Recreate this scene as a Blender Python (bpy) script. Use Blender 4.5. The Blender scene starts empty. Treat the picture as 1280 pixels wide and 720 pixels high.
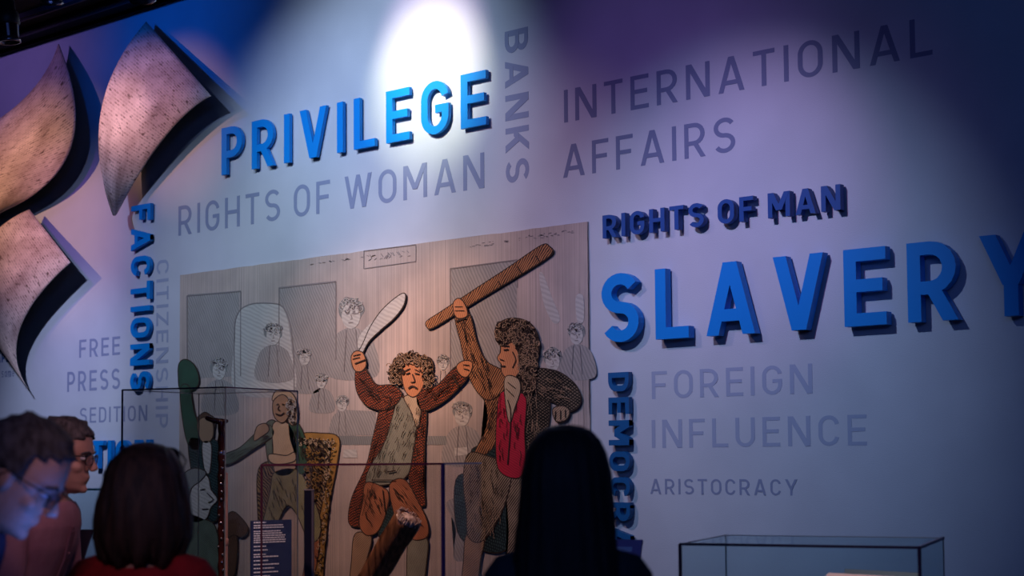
import bpy, bmesh, math, random
from mathutils import Vector, Matrix, noise
random.seed(7)
SC = bpy.context.scene
COL = SC.collection
PI = math.pi

# ------------------------------------------------------------------ camera
FP, CX, CY = 1950.0, 640.0, 450.0
_mx = Vector((-2290.0, 140.0, FP)).normalized()        # direction of world -x in camera axes (right, down, forward)
_up = Vector((-250.0, -31240.0, FP)).normalized()
XC = -_mx
ZC = (_up - XC * _up.dot(XC)).normalized()
YC = ZC.cross(XC)
def cam2world(v):
    return Vector((v.dot(XC), v.dot(YC), v.dot(ZC)))
EYE = 1.55
CAMP = Vector((0.0, -8.0 * YC.z, EYE))
r_ = cam2world(Vector((1, 0, 0))); u_ = cam2world(Vector((0, -1, 0))); b_ = cam2world(Vector((0, 0, -1)))
cd = bpy.data.cameras.new('camera'); cam = bpy.data.objects.new('camera', cd); COL.objects.link(cam)
cam.matrix_world = Matrix(((r_.x, u_.x, b_.x, CAMP.x), (r_.y, u_.y, b_.y, CAMP.y), (r_.z, u_.z, b_.z, CAMP.z), (0, 0, 0, 1)))
cd.sensor_width = 36; cd.lens = FP / 1280 * 36; cd.shift_y = (CY - 360) / 1280
cd.clip_start = .05; cd.clip_end = 100
cd.dof.use_dof = True; cd.dof.focus_distance = 7.6; cd.dof.aperture_fstop = 3.2
SC.camera = cam

def ray(px, py): return cam2world(Vector(((px - CX) / FP, (py - CY) / FP, 1.0)))
def W(px, py, off=0.0):                       # the point at distance off in front of the big wall
    d = ray(px, py); t = (-off - CAMP.y) / d.y
    return CAMP + d * t
def Q(px, py, dep): return CAMP + ray(px, py) * dep
def Hz(px, py, z):                            # the point at height z
    d = ray(px, py); return CAMP + d * ((z - CAMP.z) / d.z)
FWD = cam2world(Vector((0, 0, 1))); RGT = cam2world(Vector((1, 0, 0)))

# ------------------------------------------------------------------ world, exposure, lights
w = bpy.data.worlds.new('world'); SC.world = w; w.use_nodes = True
w.node_tree.nodes['Background'].inputs[0].default_value = (.16, .22, .45, 1)
w.node_tree.nodes['Background'].inputs[1].default_value = .0
SC.view_settings.view_transform = 'Standard'; SC.view_settings.look = 'None'
SC.view_settings.gamma = 1; SC.view_settings.use_curve_mapping = False
SC.view_settings.exposure = 0.0

def spot(name, loc, target, power, col, angle, blend=1.0, size=.03):
    l = bpy.data.lights.new(name, 'SPOT'); l.energy = power; l.color = col
    l.spot_size = math.radians(angle); l.spot_blend = blend; l.shadow_soft_size = size
    o = bpy.data.objects.new(name, l); COL.objects.link(o)
    o.location = loc; o.rotation_euler = (Vector(target) - Vector(loc)).to_track_quat('-Z', 'Y').to_euler()
    return o
def area(name, loc, target, power, col, sx, sy):
    l = bpy.data.lights.new(name, 'AREA'); l.energy = power; l.color = col; l.shape = 'RECTANGLE'; l.size = sx; l.size_y = sy
    o = bpy.data.objects.new(name, l); COL.objects.link(o)
    o.location = loc; o.rotation_euler = (Vector(target) - Vector(loc)).to_track_quat('-Z', 'Y').to_euler()
    return o
CEIL = W(0, 66).z
def wl(px, py, back, dx=0.0, dz=None):        # lamp position: hung under the ceiling, back metres off the wall over a wall point
    p = W(px, py); return Vector((p.x + dx, -back, CEIL - .12 if dz is None else dz))
for n, p, t, a, s, e, c in [
 ('spot_left_low', wl(200, 200, 3.2, .6), W(85, 500), 24, .05, 379.0, (0.612, 0.69, 1.0)),
 ('spot_right_pool', wl(960, 150, 3.2, -.1), W(940, 250), 26, .03, 85.8, (1.0, 0.413, 0.95)),
 ('spot_mural_core', wl(540, 100, 3.0, -.1), W(550, 430), 18, .04, 219.1, (1.0, 0.482, 0.254)),
 ('spot_privilege_mid', wl(545, 50, 1.9), W(535, 100), 30, .03, 266.4, (0.989, 1.0, 0.659)),
 ('spot_privilege_core', wl(545, 50, 1.5), W(538, 55), 34, .03, 89.9, (1.0, 0.591, 0.866)),
 ('spot_privilege_wide', wl(520, 50, 1.9), W(480, 150), 70, .03, 158.8, (0.552, 0.719, 1.0)),
 ('spot_privilege_low', wl(400, 50, 2.4), W(380, 260), 55, .03, 116.7, (0.41, 0.563, 1.0)),
 ('spot_slavery', wl(980, 150, 3.0, -.1), W(965, 250), 42, .03, 14.4, (0.722, 0.376, 1.0)),
 ('spot_slavery_low', wl(900, 150, 3.4, -.1), W(920, 420), 42, .03, 306.8, (0.467, 0.634, 1.0)),
 ('spot_affairs', wl(800, 150, 2.6, -.1), W(800, 190), 50, .03, 39.1, (0.482, 0.236, 1.0)),
 ('spot_mural', wl(540, 100, 2.8, -.1), W(540, 440), 32, .04, 131.4, (1.0, 0.717, 0.524)),
 ('spot_mural_low', wl(480, 100, 2.8, -.1), W(450, 560), 34, .04, 253.6, (1.0, 0.513, 0.346)),
 ('spot_mural_wide', wl(570, 100, 2.8, -.1), W(600, 480), 60, .04, 146.9, (1.0, 0.694, 0.829)),
 ('spot_mural_left', wl(330, 100, 2.6, -.1), W(320, 450), 60, .04, 65.6, (0.835, 1.0, 0.716)),
 ('spot_left_lavender', wl(100, 200, 2.4, .3), W(100, 330), 34, .03, 56.0, (0.464, 0.0, 1.0)),
 ('spot_left_cool', wl(200, 200, 3.0, .6), W(130, 540), 60, .05, 223.9, (0.49, 0.57, 1.0)),
 ('spot_sheets', wl(150, 200, 3.2, -.6), W(147, 140, .25), 11, .03, 302.7, (1.0, 0.619, 0.684)),
 ('spot_sheets_wide', wl(130, 200, 3.0, -.5), W(165, 140, .25), 22, .03, 210.0, (1.0, 0.5, 0.4)),
 ('spot_sheets_left', wl(20, 200, 3.2, -.4), W(15, 230, .3), 30, .03, 289.0, (1.0, 0.541, 0.281)),
 ('spot_blue_top', wl(180, 20, 1.5, .2), W(215, 40), 90, .04, 30.6, (0.0, 0.148, 1.0)),
 ('spot_blue_left_top', wl(20, 60, 1.5, .2), W(30, 100), 90, .04, 22.9, (0.434, 0.262, 1.0)),
]: spot(n, p, t, e, c, a, 1.0, s)
area('ambient_bounce', (0.5, -6.5, CEIL - .3), (0, 0, 1.6), 66.4, (0.141, 0.278, 1.0), 5, 2)
spot('screen_glow', Q(120, 730, 3.2), Q(30, 630, 3.3), 2.6, (.08, .20, 1.0), 80, 1.0, .05)
spot('visitor_fill_pink', Q(160, 300, 4.2), Q(50, 640, 5.1), 17, (1.0, .55, .62), 34, 1.0, .06)  # added fill on the man in pink, no fixture there
spot('visitor_fill_red', Q(60, 200, 2.6), Q(170, 690, 3.6), 8, (1.0, .55, .50), 40, 1.0, .06)  # added fill for the red top, hangs free without a fixture
spot('case_fill', Vector((Q(300, 0, 4.8).x, Q(300, 0, 4.8).y, CEIL - .2)), Q(410, 650, 6.0), 420, (1.0, .62, .5), 34, 1.0, .03)  # added fill to brighten the cane and log, not a lamp of the case
spot('case_fill', Vector((Q(1000, 0, 4.2).x, Q(1000, 0, 4.2).y, CEIL - .2)), Q(1090, 740, 4.8), 260, (1.0, .72, .70), 18, 1.0, .03)  # added fill to brighten the page in the low case
# ------------------------------------------------------------------ helpers
def tag(o, label=None, cat=None, group=None, kind=None):
    if label: o['label'] = label
    if cat: o['category'] = cat
    if group: o['group'] = group
    if kind: o['kind'] = kind
    return o
def empty(name, loc, label=None, cat=None, group=None, rz=0, parent=None):
    o = bpy.data.objects.new(name, None); COL.objects.link(o); o.location = loc; o.rotation_euler.z = rz
    o.empty_display_size = .1
    if parent: o.parent = parent
    return tag(o, label, cat, group)
def obj(name, bm, mat, parent=None, smooth=False, inv=True):
    """links the bmesh, given in world coordinates, as one object; children keep their world place"""
    bmesh.ops.recalc_face_normals(bm, faces=bm.faces[:])
    me = bpy.data.meshes.new(name)
    if parent is not None and inv:
        M = parent_world(parent).inverted(); bm.transform(M)
    bm.to_mesh(me); bm.free()
    if smooth:
        for p in me.polygons: p.use_smooth = True
    me.materials.append(mat)
    o = bpy.data.objects.new(name, me); COL.objects.link(o)
    if parent is not None: o.parent = parent
    return o
def parent_world(p):
    M = Matrix.Identity(4)
    while p is not None:
        M = Matrix.Translation(p.location) @ p.rotation_euler.to_matrix().to_4x4() @ M
        p = p.parent
    return M
def add_box(bm, lo, hi, M=None):
    vs = []
    for x in (lo[0], hi[0]):
        for y in (lo[1], hi[1]):
            for z in (lo[2], hi[2]):
                v = Vector((x, y, z)); vs.append(bm.verts.new(M @ v if M else v))
    for f in ((0, 1, 3, 2), (4, 6, 7, 5), (0, 4, 5, 1), (2, 3, 7, 6), (0, 2, 6, 4), (1, 5, 7, 3)):
        bm.faces.new([vs[i] for i in f])
def add_bar(bm, a, b, t):                      # square bar from a to b
    a = Vector(a); b = Vector(b); d = (b - a).normalized()
    n = d.cross(Vector((0, 0, 1)));  n = n.normalized() if n.length > .1 else Vector((1, 0, 0)); m = d.cross(n).normalized()
    r = []
    for p in (a, b): r.append([bm.verts.new(p + n * sx * t / 2 + m * sy * t / 2) for sx, sy in ((-1, -1), (1, -1), (1, 1), (-1, 1))])
    for i in range(4): bm.faces.new((r[0][i], r[0][(i + 1) % 4], r[1][(i + 1) % 4], r[1][i]))
    bm.faces.new(r[0]); bm.faces.new(r[1])
def add_tube(bm, pts, rad, n=12, ell=None):    # tapered tube with round ends
    pts = [Vector(p) for p in pts]; rings = []
    if not isinstance(rad, (list, tuple)): rad = [rad] * len(pts)
    P = []; R = []
    d0 = (pts[0] - pts[1]).normalized(); d1 = (pts[-1] - pts[-2]).normalized()
    P += [pts[0] + d0 * rad[0] * .7]; R += [rad[0] * .6]
    for p, r in zip(pts, rad): P.append(p); R.append(r)
    P += [pts[-1] + d1 * rad[-1] * .7]; R += [rad[-1] * .6]
    ref = Vector((0, 0, 1)) if abs((pts[-1] - pts[0]).normalized().z) < .8 else Vector((1, 0, 0))
    for i, p in enumerate(P):
        d = (P[min(i + 1, len(P) - 1)] - P[max(i - 1, 0)]).normalized()
        a = d.cross(ref).normalized(); b = d.cross(a).normalized()
        rings.append([bm.verts.new(p + (a * math.cos(2 * PI * k / n) + b * math.sin(2 * PI * k / n)) * R[i]) for k in range(n)])
    skin(bm, rings)
def skin(bm, rings, caps=True, closed=True):
    n = len(rings[0])
    for r0, r1 in zip(rings, rings[1:]):
        for k in range(n if closed else n - 1):
            bm.faces.new((r0[k], r0[(k + 1) % n], r1[(k + 1) % n], r1[k]))
    if caps: bm.faces.new(rings[0]); bm.faces.new(rings[-1])
def add_ell(bm, c, r, M=None, n=12, m=8):
    rings = []
    for i in range(1, m):
        a = PI * i / m
        rr = []
        for k in range(n):
            b = 2 * PI * k / n
            v = Vector((r[0] * math.sin(a) * math.cos(b), r[1] * math.sin(a) * math.sin(b), r[2] * math.cos(a)))
            if M: v = M @ v
            rr.append(bm.verts.new(Vector(c) + v))
        rings.append(rr)
    skin(bm, rings)

# ------------------------------------------------------------------ materials
def mat(name, col, rough=.7, metal=0, spec=.3):
    m = bpy.data.materials.new(name); m.use_nodes = True
    b = m.node_tree.nodes['Principled BSDF']
    b.inputs['Base Color'].default_value = (*col, 1); b.inputs['Roughness'].default_value = rough
    b.inputs['Metallic'].default_value = metal; b.inputs['Specular IOR Level'].default_value = spec
    return m
def ramp(nt, fac, c0, c1, p0=.35, p1=.65):
    r = nt.nodes.new('ShaderNodeValToRGB'); r.color_ramp.elements[0].position = p0; r.color_ramp.elements[1].position = p1
    r.color_ramp.elements[0].color = (*c0, 1); r.color_ramp.elements[1].color = (*c1, 1)
    nt.links.new(fac, r.inputs[0]); return r.outputs[0]
def mixc(nt, f, a, b, mode='MIX'):
    m = nt.nodes.new('ShaderNodeMix'); m.data_type = 'RGBA'; m.blend_type = mode
    for s, v in ((m.inputs[0], f), (m.inputs[6], a), (m.inputs[7], b)):
        if isinstance(v, bpy.types.NodeSocket): nt.links.new(v, s)
        elif isinstance(v, (int, float)): s.default_value = v
        else: s.default_value = (*v, 1)
    return m.outputs[2]
def noisy(name, c0, c1, scale=8, rough=.7, bump=0, bscale=60, detail=3, stretch=(1, 1, 1), spec=.3, coord='Object'):
    m = mat(name, c0, rough, 0, spec); nt = m.node_tree; b = nt.nodes['Principled BSDF']
    tc = nt.nodes.new('ShaderNodeTexCoord'); mp = nt.nodes.new('ShaderNodeMapping'); mp.inputs['Scale'].default_value = stretch
    nt.links.new(tc.outputs[coord], mp.inputs[0])
    n = nt.nodes.new('ShaderNodeTexNoise'); n.inputs['Scale'].default_value = scale; n.inputs['Detail'].default_value = detail
    nt.links.new(mp.outputs[0], n.inputs[0]); nt.links.new(ramp(nt, n.outputs[0], c0, c1), b.inputs['Base Color'])
    if bump:
        n2 = nt.nodes.new('ShaderNodeTexNoise'); n2.inputs['Scale'].default_value = bscale; n2.inputs['Detail'].default_value = 2
        nt.links.new(mp.outputs[0], n2.inputs[0])
        bp = nt.nodes.new('ShaderNodeBump'); bp.inputs['Strength'].default_value = bump; bp.inputs['Distance'].default_value = .004
        nt.links.new(n2.outputs[0], bp.inputs['Height']); nt.links.new(bp.outputs[0], b.inputs['Normal'])
    return m
def hatch(name, base, ink, freq=60, ang=.8, amt=.5, wob=5.0, dots=False):
    """printed engraving: flat colour crossed by wavering ink lines"""
    m = mat(name, base, .8, 0, .1); nt = m.node_tree; b = nt.nodes['Principled BSDF']
    tc = nt.nodes.new('ShaderNodeTexCoord'); mp = nt.nodes.new('ShaderNodeMapping'); mp.inputs['Rotation'].default_value = (0, ang, 0)
    nt.links.new(tc.outputs['Object'], mp.inputs[0])
    wv = nt.nodes.new('ShaderNodeTexWave'); wv.bands_direction = 'X'; wv.inputs['Scale'].default_value = freq / 3.6
    wv.inputs['Distortion'].default_value = wob; wv.inputs['Detail'].default_value = 2; wv.inputs['Detail Scale'].default_value = .6
    nt.links.new(mp.outputs[0], wv.inputs[0])
    f = ramp(nt, wv.outputs[1], (0, 0, 0), (1, 1, 1), .35, .75)
    if dots:
        mp2 = nt.nodes.new('ShaderNodeMapping'); mp2.inputs['Rotation'].default_value = (0, ang + 1.1, 0); nt.links.new(tc.outputs['Object'], mp2.inputs[0])
        w2 = nt.nodes.new('ShaderNodeTexWave'); w2.bands_direction = 'X'; w2.inputs['Scale'].default_value = freq / 4.2
        w2.inputs['Distortion'].default_value = wob; w2.inputs['Detail'].default_value = 2; nt.links.new(mp2.outputs[0], w2.inputs[0])
        mxm = nt.nodes.new('ShaderNodeMath'); mxm.operation = 'MAXIMUM'; nt.links.new(f, mxm.inputs[0]); nt.links.new(ramp(nt, w2.outputs[1], (0, 0, 0), (1, 1, 1), .4, .8), mxm.inputs[1]); f = mxm.outputs[0]
    n = nt.nodes.new('ShaderNodeTexNoise'); n.inputs['Scale'].default_value = 9; n.inputs['Detail'].default_value = 4
    nt.links.new(tc.outputs['Object'], n.inputs[0])
    g = ramp(nt, n.outputs[0], (0, 0, 0), (1, 1, 1), .35, .6)
    mu = nt.nodes.new('ShaderNodeMath'); mu.operation = 'MULTIPLY'; nt.links.new(f, mu.inputs[0]); mu.inputs[1].default_value = amt
    m2 = nt.nodes.new('ShaderNodeMath'); m2.operation = 'MULTIPLY_ADD'; nt.links.new(g, m2.inputs[0]); m2.inputs[1].default_value = .35 * amt
    nt.links.new(mu.outputs[0], m2.inputs[2])
    nt.links.new(mixc(nt, m2.outputs[0], base, ink), b.inputs['Base Color'])
    return m

M = {}
M['wall'] = noisy('wall_paint', (.50, .52, .58), (.54, .56, .62), 3, .75, .25, 190, 2)
M['dark_wall'] = noisy('dark_wall_paint', (.012, .012, .016), (.02, .02, .026), 4, .9)
M['ceiling'] = noisy('black_ceiling', (.006, .006, .008), (.012, .012, .014), 3, .9)
M['floor'] = noisy('dark_carpet', (.03, .03, .035), (.05, .05, .055), 60, .95, .4, 300)
M['blue'] = mat('blue_letter_paint', (.002, .235, .70), .45, 0, .3)
M['deepblue'] = mat('deep_blue_letter_paint', (.01, .07, .28), .5, 0, .35)
M['navyteal'] = mat('teal_blue_letter_paint', (.006, .095, .27), .5, 0, .35)
M['vinyl'] = mat('grey_blue_vinyl', (.17, .20, .32), .7)
M['vinyl_mid'] = mat('dusty_blue_vinyl', (.24, .27, .40), .7)
M['vinyl_pale'] = mat('pale_blue_vinyl', (.33, .37, .50), .7)
M['vinyl_faint'] = mat('faint_grey_vinyl', (.40, .43, .51), .7)
M['vinyl_white'] = mat('pale_grey_vinyl', (.62, .64, .72), .7)
M['black'] = mat('black_metal', (.012, .012, .014), .5, 0, .4)
M['rim'] = mat('lamp_rim_metal', (.22, .20, .22), .25, .9)
M['edge'] = mat('dark_glass_edge', (.03, .02, .05), .3, 0, .5)
M['edge_red'] = mat('reddish_glass_edge', (.10, .02, .05), .3, 0, .5)
M['edge_violet'] = mat('violet_glass_edge', (.07, .04, .18), .3, 0, .5)
M['edge_pale'] = mat('clear_glass_edge', (.22, .24, .25), .3, 0, .5)
M['edge_teal'] = mat('teal_glass_edge', (.05, .30, .32), .3, 0, .5)
M['plinth'] = noisy('plinth_paint', (.03, .04, .055), (.04, .05, .065), 5, .6)
def glassmat(name, tint, refl=.06):
    m = bpy.data.materials.new(name); m.use_nodes = True; nt = m.node_tree; nt.nodes.clear()
    o = nt.nodes.new('ShaderNodeOutputMaterial'); mx = nt.nodes.new('ShaderNodeMixShader')
    t = nt.nodes.new('ShaderNodeBsdfTransparent'); t.inputs[0].default_value = (*tint, 1)
    g = nt.nodes.new('ShaderNodeBsdfGlossy'); g.inputs['Roughness'].default_value = .03
    lw = nt.nodes.new('ShaderNodeLayerWeight'); lw.inputs[0].default_value = .5
    pw = nt.nodes.new('ShaderNodeMath'); pw.operation = 'POWER'; nt.links.new(lw.outputs[1], pw.inputs[0]); pw.inputs[1].default_value = 5
    fr = nt.nodes.new('ShaderNodeMath'); fr.operation = 'MULTIPLY_ADD'; nt.links.new(pw.outputs[0], fr.inputs[0]); fr.inputs[1].default_value = .18; fr.inputs[2].default_value = .015
    nt.links.new(fr.outputs[0], mx.inputs[0]); nt.links.new(t.outputs[0], mx.inputs[1]); nt.links.new(g.outputs[0], mx.inputs[2])
    nt.links.new(mx.outputs[0], o.inputs[0]); return m
M['glass'] = glassmat('case_glass', (.95, .94, .94))
M['glass_cool'] = glassmat('cool_glass', (.90, .95, .96))

# ------------------------------------------------------------------ the room shell
XL = W(-260, 300).x; XR = 6.5; YB = -10.5
def slab(name, lo, hi, m, **kw):
    bm = bmesh.new(); add_box(bm, lo, hi); return tag(obj(name, bm, m), kind='structure', **kw)
slab('wall_back', (XL - .1, 0, 0), (XR, .15, CEIL + .02), M['wall'])
slab('wall_left', (XL - .25, YB, 0), (XL - .1, .15, CEIL), M['dark_wall'])
slab('wall_right', (XR, YB, 0), (XR + .15, .15, CEIL), M['dark_wall'])
slab('wall_front', (XL - .25, YB - .15, 0), (XR + .15, YB, CEIL), M['dark_wall'])
slab('floor', (XL - .25, YB - .15, -.1), (XR + .15, .15, 0), M['floor'])
slab('ceiling', (XL - .25, YB - .15, CEIL), (XR + .15, .15, CEIL + .1), M['ceiling'])
slab('trim_1', (XL - .1, -.03, CEIL - .025), (XR, 0, CEIL), M['ceiling'])
slab('baseboard_back', (XL - .1, -.015, 0), (XR, 0, .12), M['dark_wall'])

# ------------------------------------------------------------------ lettering
def arc(cx, cy, rx, ry, a0, a1, n=10):
    return [(cx + rx * math.cos(math.radians(a0 + (a1 - a0) * i / n)), cy + ry * math.sin(math.radians(a0 + (a1 - a0) * i / n))) for i in range(n + 1)]
def strip(pts, t, closed=False):
    out = []; n = len(pts); q = [pts[0]]
    for p in pts[1:]:
        if abs(p[0] - q[-1][0]) + abs(p[1] - q[-1][1]) > 1e-5: q.append(p)
    if closed and abs(q[0][0] - q[-1][0]) + abs(q[0][1] - q[-1][1]) < 1e-5: q.pop()
    pts = q; n = len(pts); L = []; R = []
    for i in range(n):
        p = Vector(pts[i])
        a = Vector(pts[i - 1]) if (i > 0 or closed) else None
        b = Vector(pts[(i + 1) % n]) if (i < n - 1 or closed) else None
        d0 = (p - a).normalized() if a is not None else None
        d1 = (b - p).normalized() if b is not None else None
        if d0 is None: d0 = d1
        if d1 is None: d1 = d0
        n0 = Vector((-d0.y, d0.x)); n1 = Vector((-d1.y, d1.x)); m = (n0 + n1).normalized()
        k = t / 2 / max(.35, m.dot(n0))
        L.append(p + m * k); R.append(p - m * k)
    return (L, R, closed)
def diag(x0, y0, x1, y1, wd):
    return ([Vector((x0 - wd / 2, y0)), Vector((x1 - wd / 2, y1))], [Vector((x0 + wd / 2, y0)), Vector((x1 + wd / 2, y1))], False)
def glyph(c, t):
    h = t / 2; S = lambda *p, **k: strip(list(p), t, **k)
    if c == 'I': return t, [S((h, 0), (h, 1))]
    if c == 'L': w_ = .52; return w_, [S((h, 1), (h, h), (w_, h))]
    if c == 'E': w_ = .55; return w_, [S((w_, 1 - h), (h, 1 - h), (h, h), (w_, h)), S((h, .52), (w_ * .92, .52))]
    if c == 'F': w_ = .53; return w_, [S((w_, 1 - h), (h, 1 - h), (h, 0)), S((h, .5), (w_ * .9, .5))]
    if c == 'T': w_ = .58; return w_, [S((0, 1 - h), (w_, 1 - h)), S((w_ / 2, 0), (w_ / 2, 1 - t * .9))]
    if c == 'H': w_ = .64; return w_, [S((h, 0), (h, 1)), S((w_ - h, 0), (w_ - h, 1)), S((h, .51), (w_ - h, .51))]
    if c in 'PR':
        w_ = .60; m = .42; ry = (1 - h - m) / 2; rx = ry * .95
        it = [S((h, 0), (h, 1)), strip([(h, 1 - h)] + arc(w_ - h - rx, m + ry, rx, ry, 90, -90) + [(h, m)], t)]
        if c == 'R': w_ = .62; it.append(diag(.30, .44, w_ - t * .58, 0, t * 1.15))
        return w_, it
    if c == 'B':
        w_ = .61; m = .53; r1 = (1 - h - m) / 2; r2 = (m - h) / 2
        return w_, [S((h, 0), (h, 1)), strip([(h, 1 - h)] + arc(w_ - .03 - h - r1, m + r1, r1, r1, 90, -90) + [(h, m)], t),
                    strip([(h, m)] + arc(w_ - h - r2, h + r2, r2, r2, 90, -90) + [(h, h)], t)]
    if c == 'D':
        w_ = .62; r = .27
        return w_, [strip([(h, h), (h, 1 - h)] + arc(w_ - h - r, 1 - h - r, r, r, 90, 0) + arc(w_ - h - r, h + r, r, r, 0, -90), t, True)]
    if c == 'O':
        w_ = .64; rx = w_ / 2 - h; ry = rx * 1.15
        return w_, [strip(arc(w_ / 2, 1 - h - ry, rx, ry, 180, 0, 16) + arc(w_ / 2, h + ry, rx, ry, 0, -180, 16), t, True)]
    if c in 'CG':
        w_ = .62; rx = w_ / 2 - h; ry = rx * 1.15
        a = arc(w_ / 2, 1 - h - ry, rx, ry, 12, 180, 16) + arc(w_ / 2, h + ry, rx, ry, 180, 348 if c == 'C' else 360, 16)
        if c == 'G': a += [(w_ - h, .47), (w_ * .52, .47)]
        return w_, [strip(a, t)]
    if c == 'U':
        w_ = .62; rx = w_ / 2 - h; ry = rx * 1.1
        return w_, [strip([(h, 1)] + arc(w_ / 2, h + ry, rx, ry, 180, 360, 16) + [(w_ - h, 1)], t)]
    if c == 'J': return .4, [strip([(.4 - h, 1)] + arc(.4 - h - .18, h + .18, .18, .18, 0, -150), t)]
    if c == 'S':
        w_ = .61; rx = w_ / 2 - h; ry = (1 - t) / 4
        return w_, [strip(arc(w_ / 2, 1 - h - ry, rx, ry, 28, 262, 16) + arc(w_ / 2, h + ry, rx, ry, 82, -152, 16), t)]
    if c == 'A': w_ = .72; k = t * 1.1; return w_, [diag(k / 2, 0, w_ / 2 - .01, 1, k), diag(w_ - k / 2, 0, w_ / 2 + .01, 1, k), S((.17, .27), (w_ - .17, .27))]
    if c == 'V': w_ = .70; k = t * 1.1; return w_, [diag(k / 2, 1, w_ / 2 - .01, 0, k), diag(w_ - k / 2, 1, w_ / 2 + .01, 0, k)]
    if c == 'W':
        w_ = 1.0; k = t * 1.06
        return w_, [diag(k / 2, 1, w_ * .28, 0, k), diag(w_ / 2, 1, w_ * .28, 0, k), diag(w_ / 2, 1, w_ * .72, 0, k), diag(w_ - k / 2, 1, w_ * .72, 0, k)]
    if c == 'N': w_ = .68; return w_, [S((h, 0), (h, 1)), S((w_ - h, 0), (w_ - h, 1)), diag(h * 1.3, 1, w_ - h * 1.3, 0, t * 1.3)]
    if c == 'M': w_ = .82; return w_, [S((h, 0), (h, 1)), S((w_ - h, 0), (w_ - h, 1)), diag(h * 1.3, 1, w_ / 2, .28, t * 1.25), diag(w_ - h * 1.3, 1, w_ / 2, .28, t * 1.25)]
    if c == 'K': w_ = .66; return w_, [S((h, 0), (h, 1)), diag(t * .9, .36, w_ - t * .65, 1, t * 1.25), diag(t * 1.9, .58, w_ - t * .6, 0, t * 1.2)]
    if c == 'Y': w_ = .70; return w_, [S((w_ / 2, 0), (w_ / 2, .45)), diag(t * .55, 1, w_ / 2, .38, t * 1.15), diag(w_ - t * .55, 1, w_ / 2, .38, t * 1.15)]
    if c == 'Z': w_ = .58; return w_, [S((0, 1 - h), (w_, 1 - h)), S((0, h), (w_, h)), diag(t * .6, t * .5, w_ - t * .6, 1 - t * .5, t * 1.15)]
    if c == '2': w_ = .56; return w_, [strip(arc(w_ / 2, .7, w_ / 2 - h, .3 - h, 170, -25, 14) + [(h * 1.2, h), (w_, h)], t)]
    if c == 's': w_ = .42; return w_, [strip([(x * .72, y * .66) for x, y in arc(.3, .75, .22, .2, 28, 262, 10) + arc(.3, .28, .22, .2, 82, -152, 10)], t * .8)]
    if c == 'a': w_ = .42; return w_, [strip(arc(.2, .33, .16, .26, 0, 360, 14), t * .8, True), S((.4, 0), (.4, .66))]
    if c == 'm': w_ = .66; return w_, [S((h, 0), (h, .64)), S((.33, 0), (.33, .6)), S((w_ - h, 0), (w_ - h, .55)), S((h, .58), (w_ - h, .58))]
    if c == 'e': w_ = .44; return w_, [strip([(.06, .33), (.38, .33)] + arc(.22, .33, .17, .26, 0, 320, 14), t * .8)]
    return .3, []
def layout(text, t, gap, space):
    x = 0; out = []
    for c in text:
        if c == ' ': x += space - gap; continue
        w_, it = glyph(c, t); out.append((c, x, w_, it)); x += w_ + gap
    return out, x - gap
def word(text, mapf, depth, off, m, label, t=.17, gap=.17, space=.45, name='wall_lettering', stretch=None, cat='lettering'):
    """mapf(a, b): a = 0..1 along the word, b = 0..1 up the capitals -> world point on the wall"""
    lay, tot = layout(text, t, gap, space)
    base = mapf(0, 0); th = empty(name, (base.x, -off, base.z), label, cat)
    for c, x0, w_, items in lay:
        bm = bmesh.new()
        for k, (L, R, closed) in enumerate(items):
            yf = -off - depth - k * .0005; yb = -off
            rows = []
            for l, r in zip(L, R):
                pl = mapf((x0 + l.x) / tot, l.y); pr = mapf((x0 + r.x) / tot, r.y)
                rows.append([bm.verts.new((pl.x, yf, pl.z)), bm.verts.new((pr.x, yf, pr.z)), bm.verts.new((pr.x, yb, pr.z)), bm.verts.new((pl.x, yb, pl.z))])
            n = len(rows)
            for i in range(n if closed else n - 1):
                a = rows[i]; b = rows[(i + 1) % n]
                for q in range(4): bm.faces.new((a[q], a[(q + 1) % 4], b[(q + 1) % 4], b[q]))
            if not closed: bm.faces.new(rows[0]); bm.faces.new(rows[-1])
        obj('letter', bm, m, th)
    return th
def hmap(xl, yb, yt, xr, off=0.0):             # a level line of lettering through these places
    a = W(xl, yb, off); t = W(xl, yt, off); b = W(xr, yb, off)
    return lambda u, v: Vector((a.x + (b.x - a.x) * u, 0, a.z + (t.z - a.z) * v))
def vmap(xl, xr, yt, yb, off=0.0):             # lettering turned a quarter clockwise, read downwards
    a = W(xl, yt, off); b = W(xl, yb, off); r = W(xr, yt, off)
    return lambda u, v: Vector((a.x + (r.x - a.x) * v, 0, a.z + (b.z - a.z) * u))
SO = .004
word('PRIVILEGE', hmap(276.5, 219, 160.6, 608, .035), .022, .012, M['blue'], 'bright blue raised word PRIVILEGE under the white spotlight', t=.15, gap=.27, name='raised_word')
word('RIGHTS OF MAN', hmap(752.8, 298, 269.4, 1051, .05), .035, .012, M['deepblue'], 'deep blue raised words RIGHTS OF MAN above SLAVERY', t=.165, gap=.2, space=.55, name='raised_word')
word('SLAVERY', hmap(752, 429, 343.5, 1304, .06), .045, .012, M['blue'], 'largest blue raised word SLAVERY at right of mural', t=.165, gap=.27, name='raised_word')
word('FACTIONS', vmap(164, 188, 258, 489, .035), .025, .01, M['blue'], 'blue raised word FACTIONS running downwards beside paper sheets', t=.165, gap=.2, name='raised_word')
word('DEMOCRACY', vmap(760, 785.5, 466, 753, .04), .03, .01, M['navyteal'], 'dark teal blue raised word DEMOCRACY running downwards right of mural', t=.18, gap=.2, name='raised_word')
word('CONSTITUTION', hmap(-36, 586, 554.3, 187, .04), .028, .01, M['blue'], 'blue raised word CONSTITUTION partly behind visitors heads', t=.17, gap=.2, name='raised_word')
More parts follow.
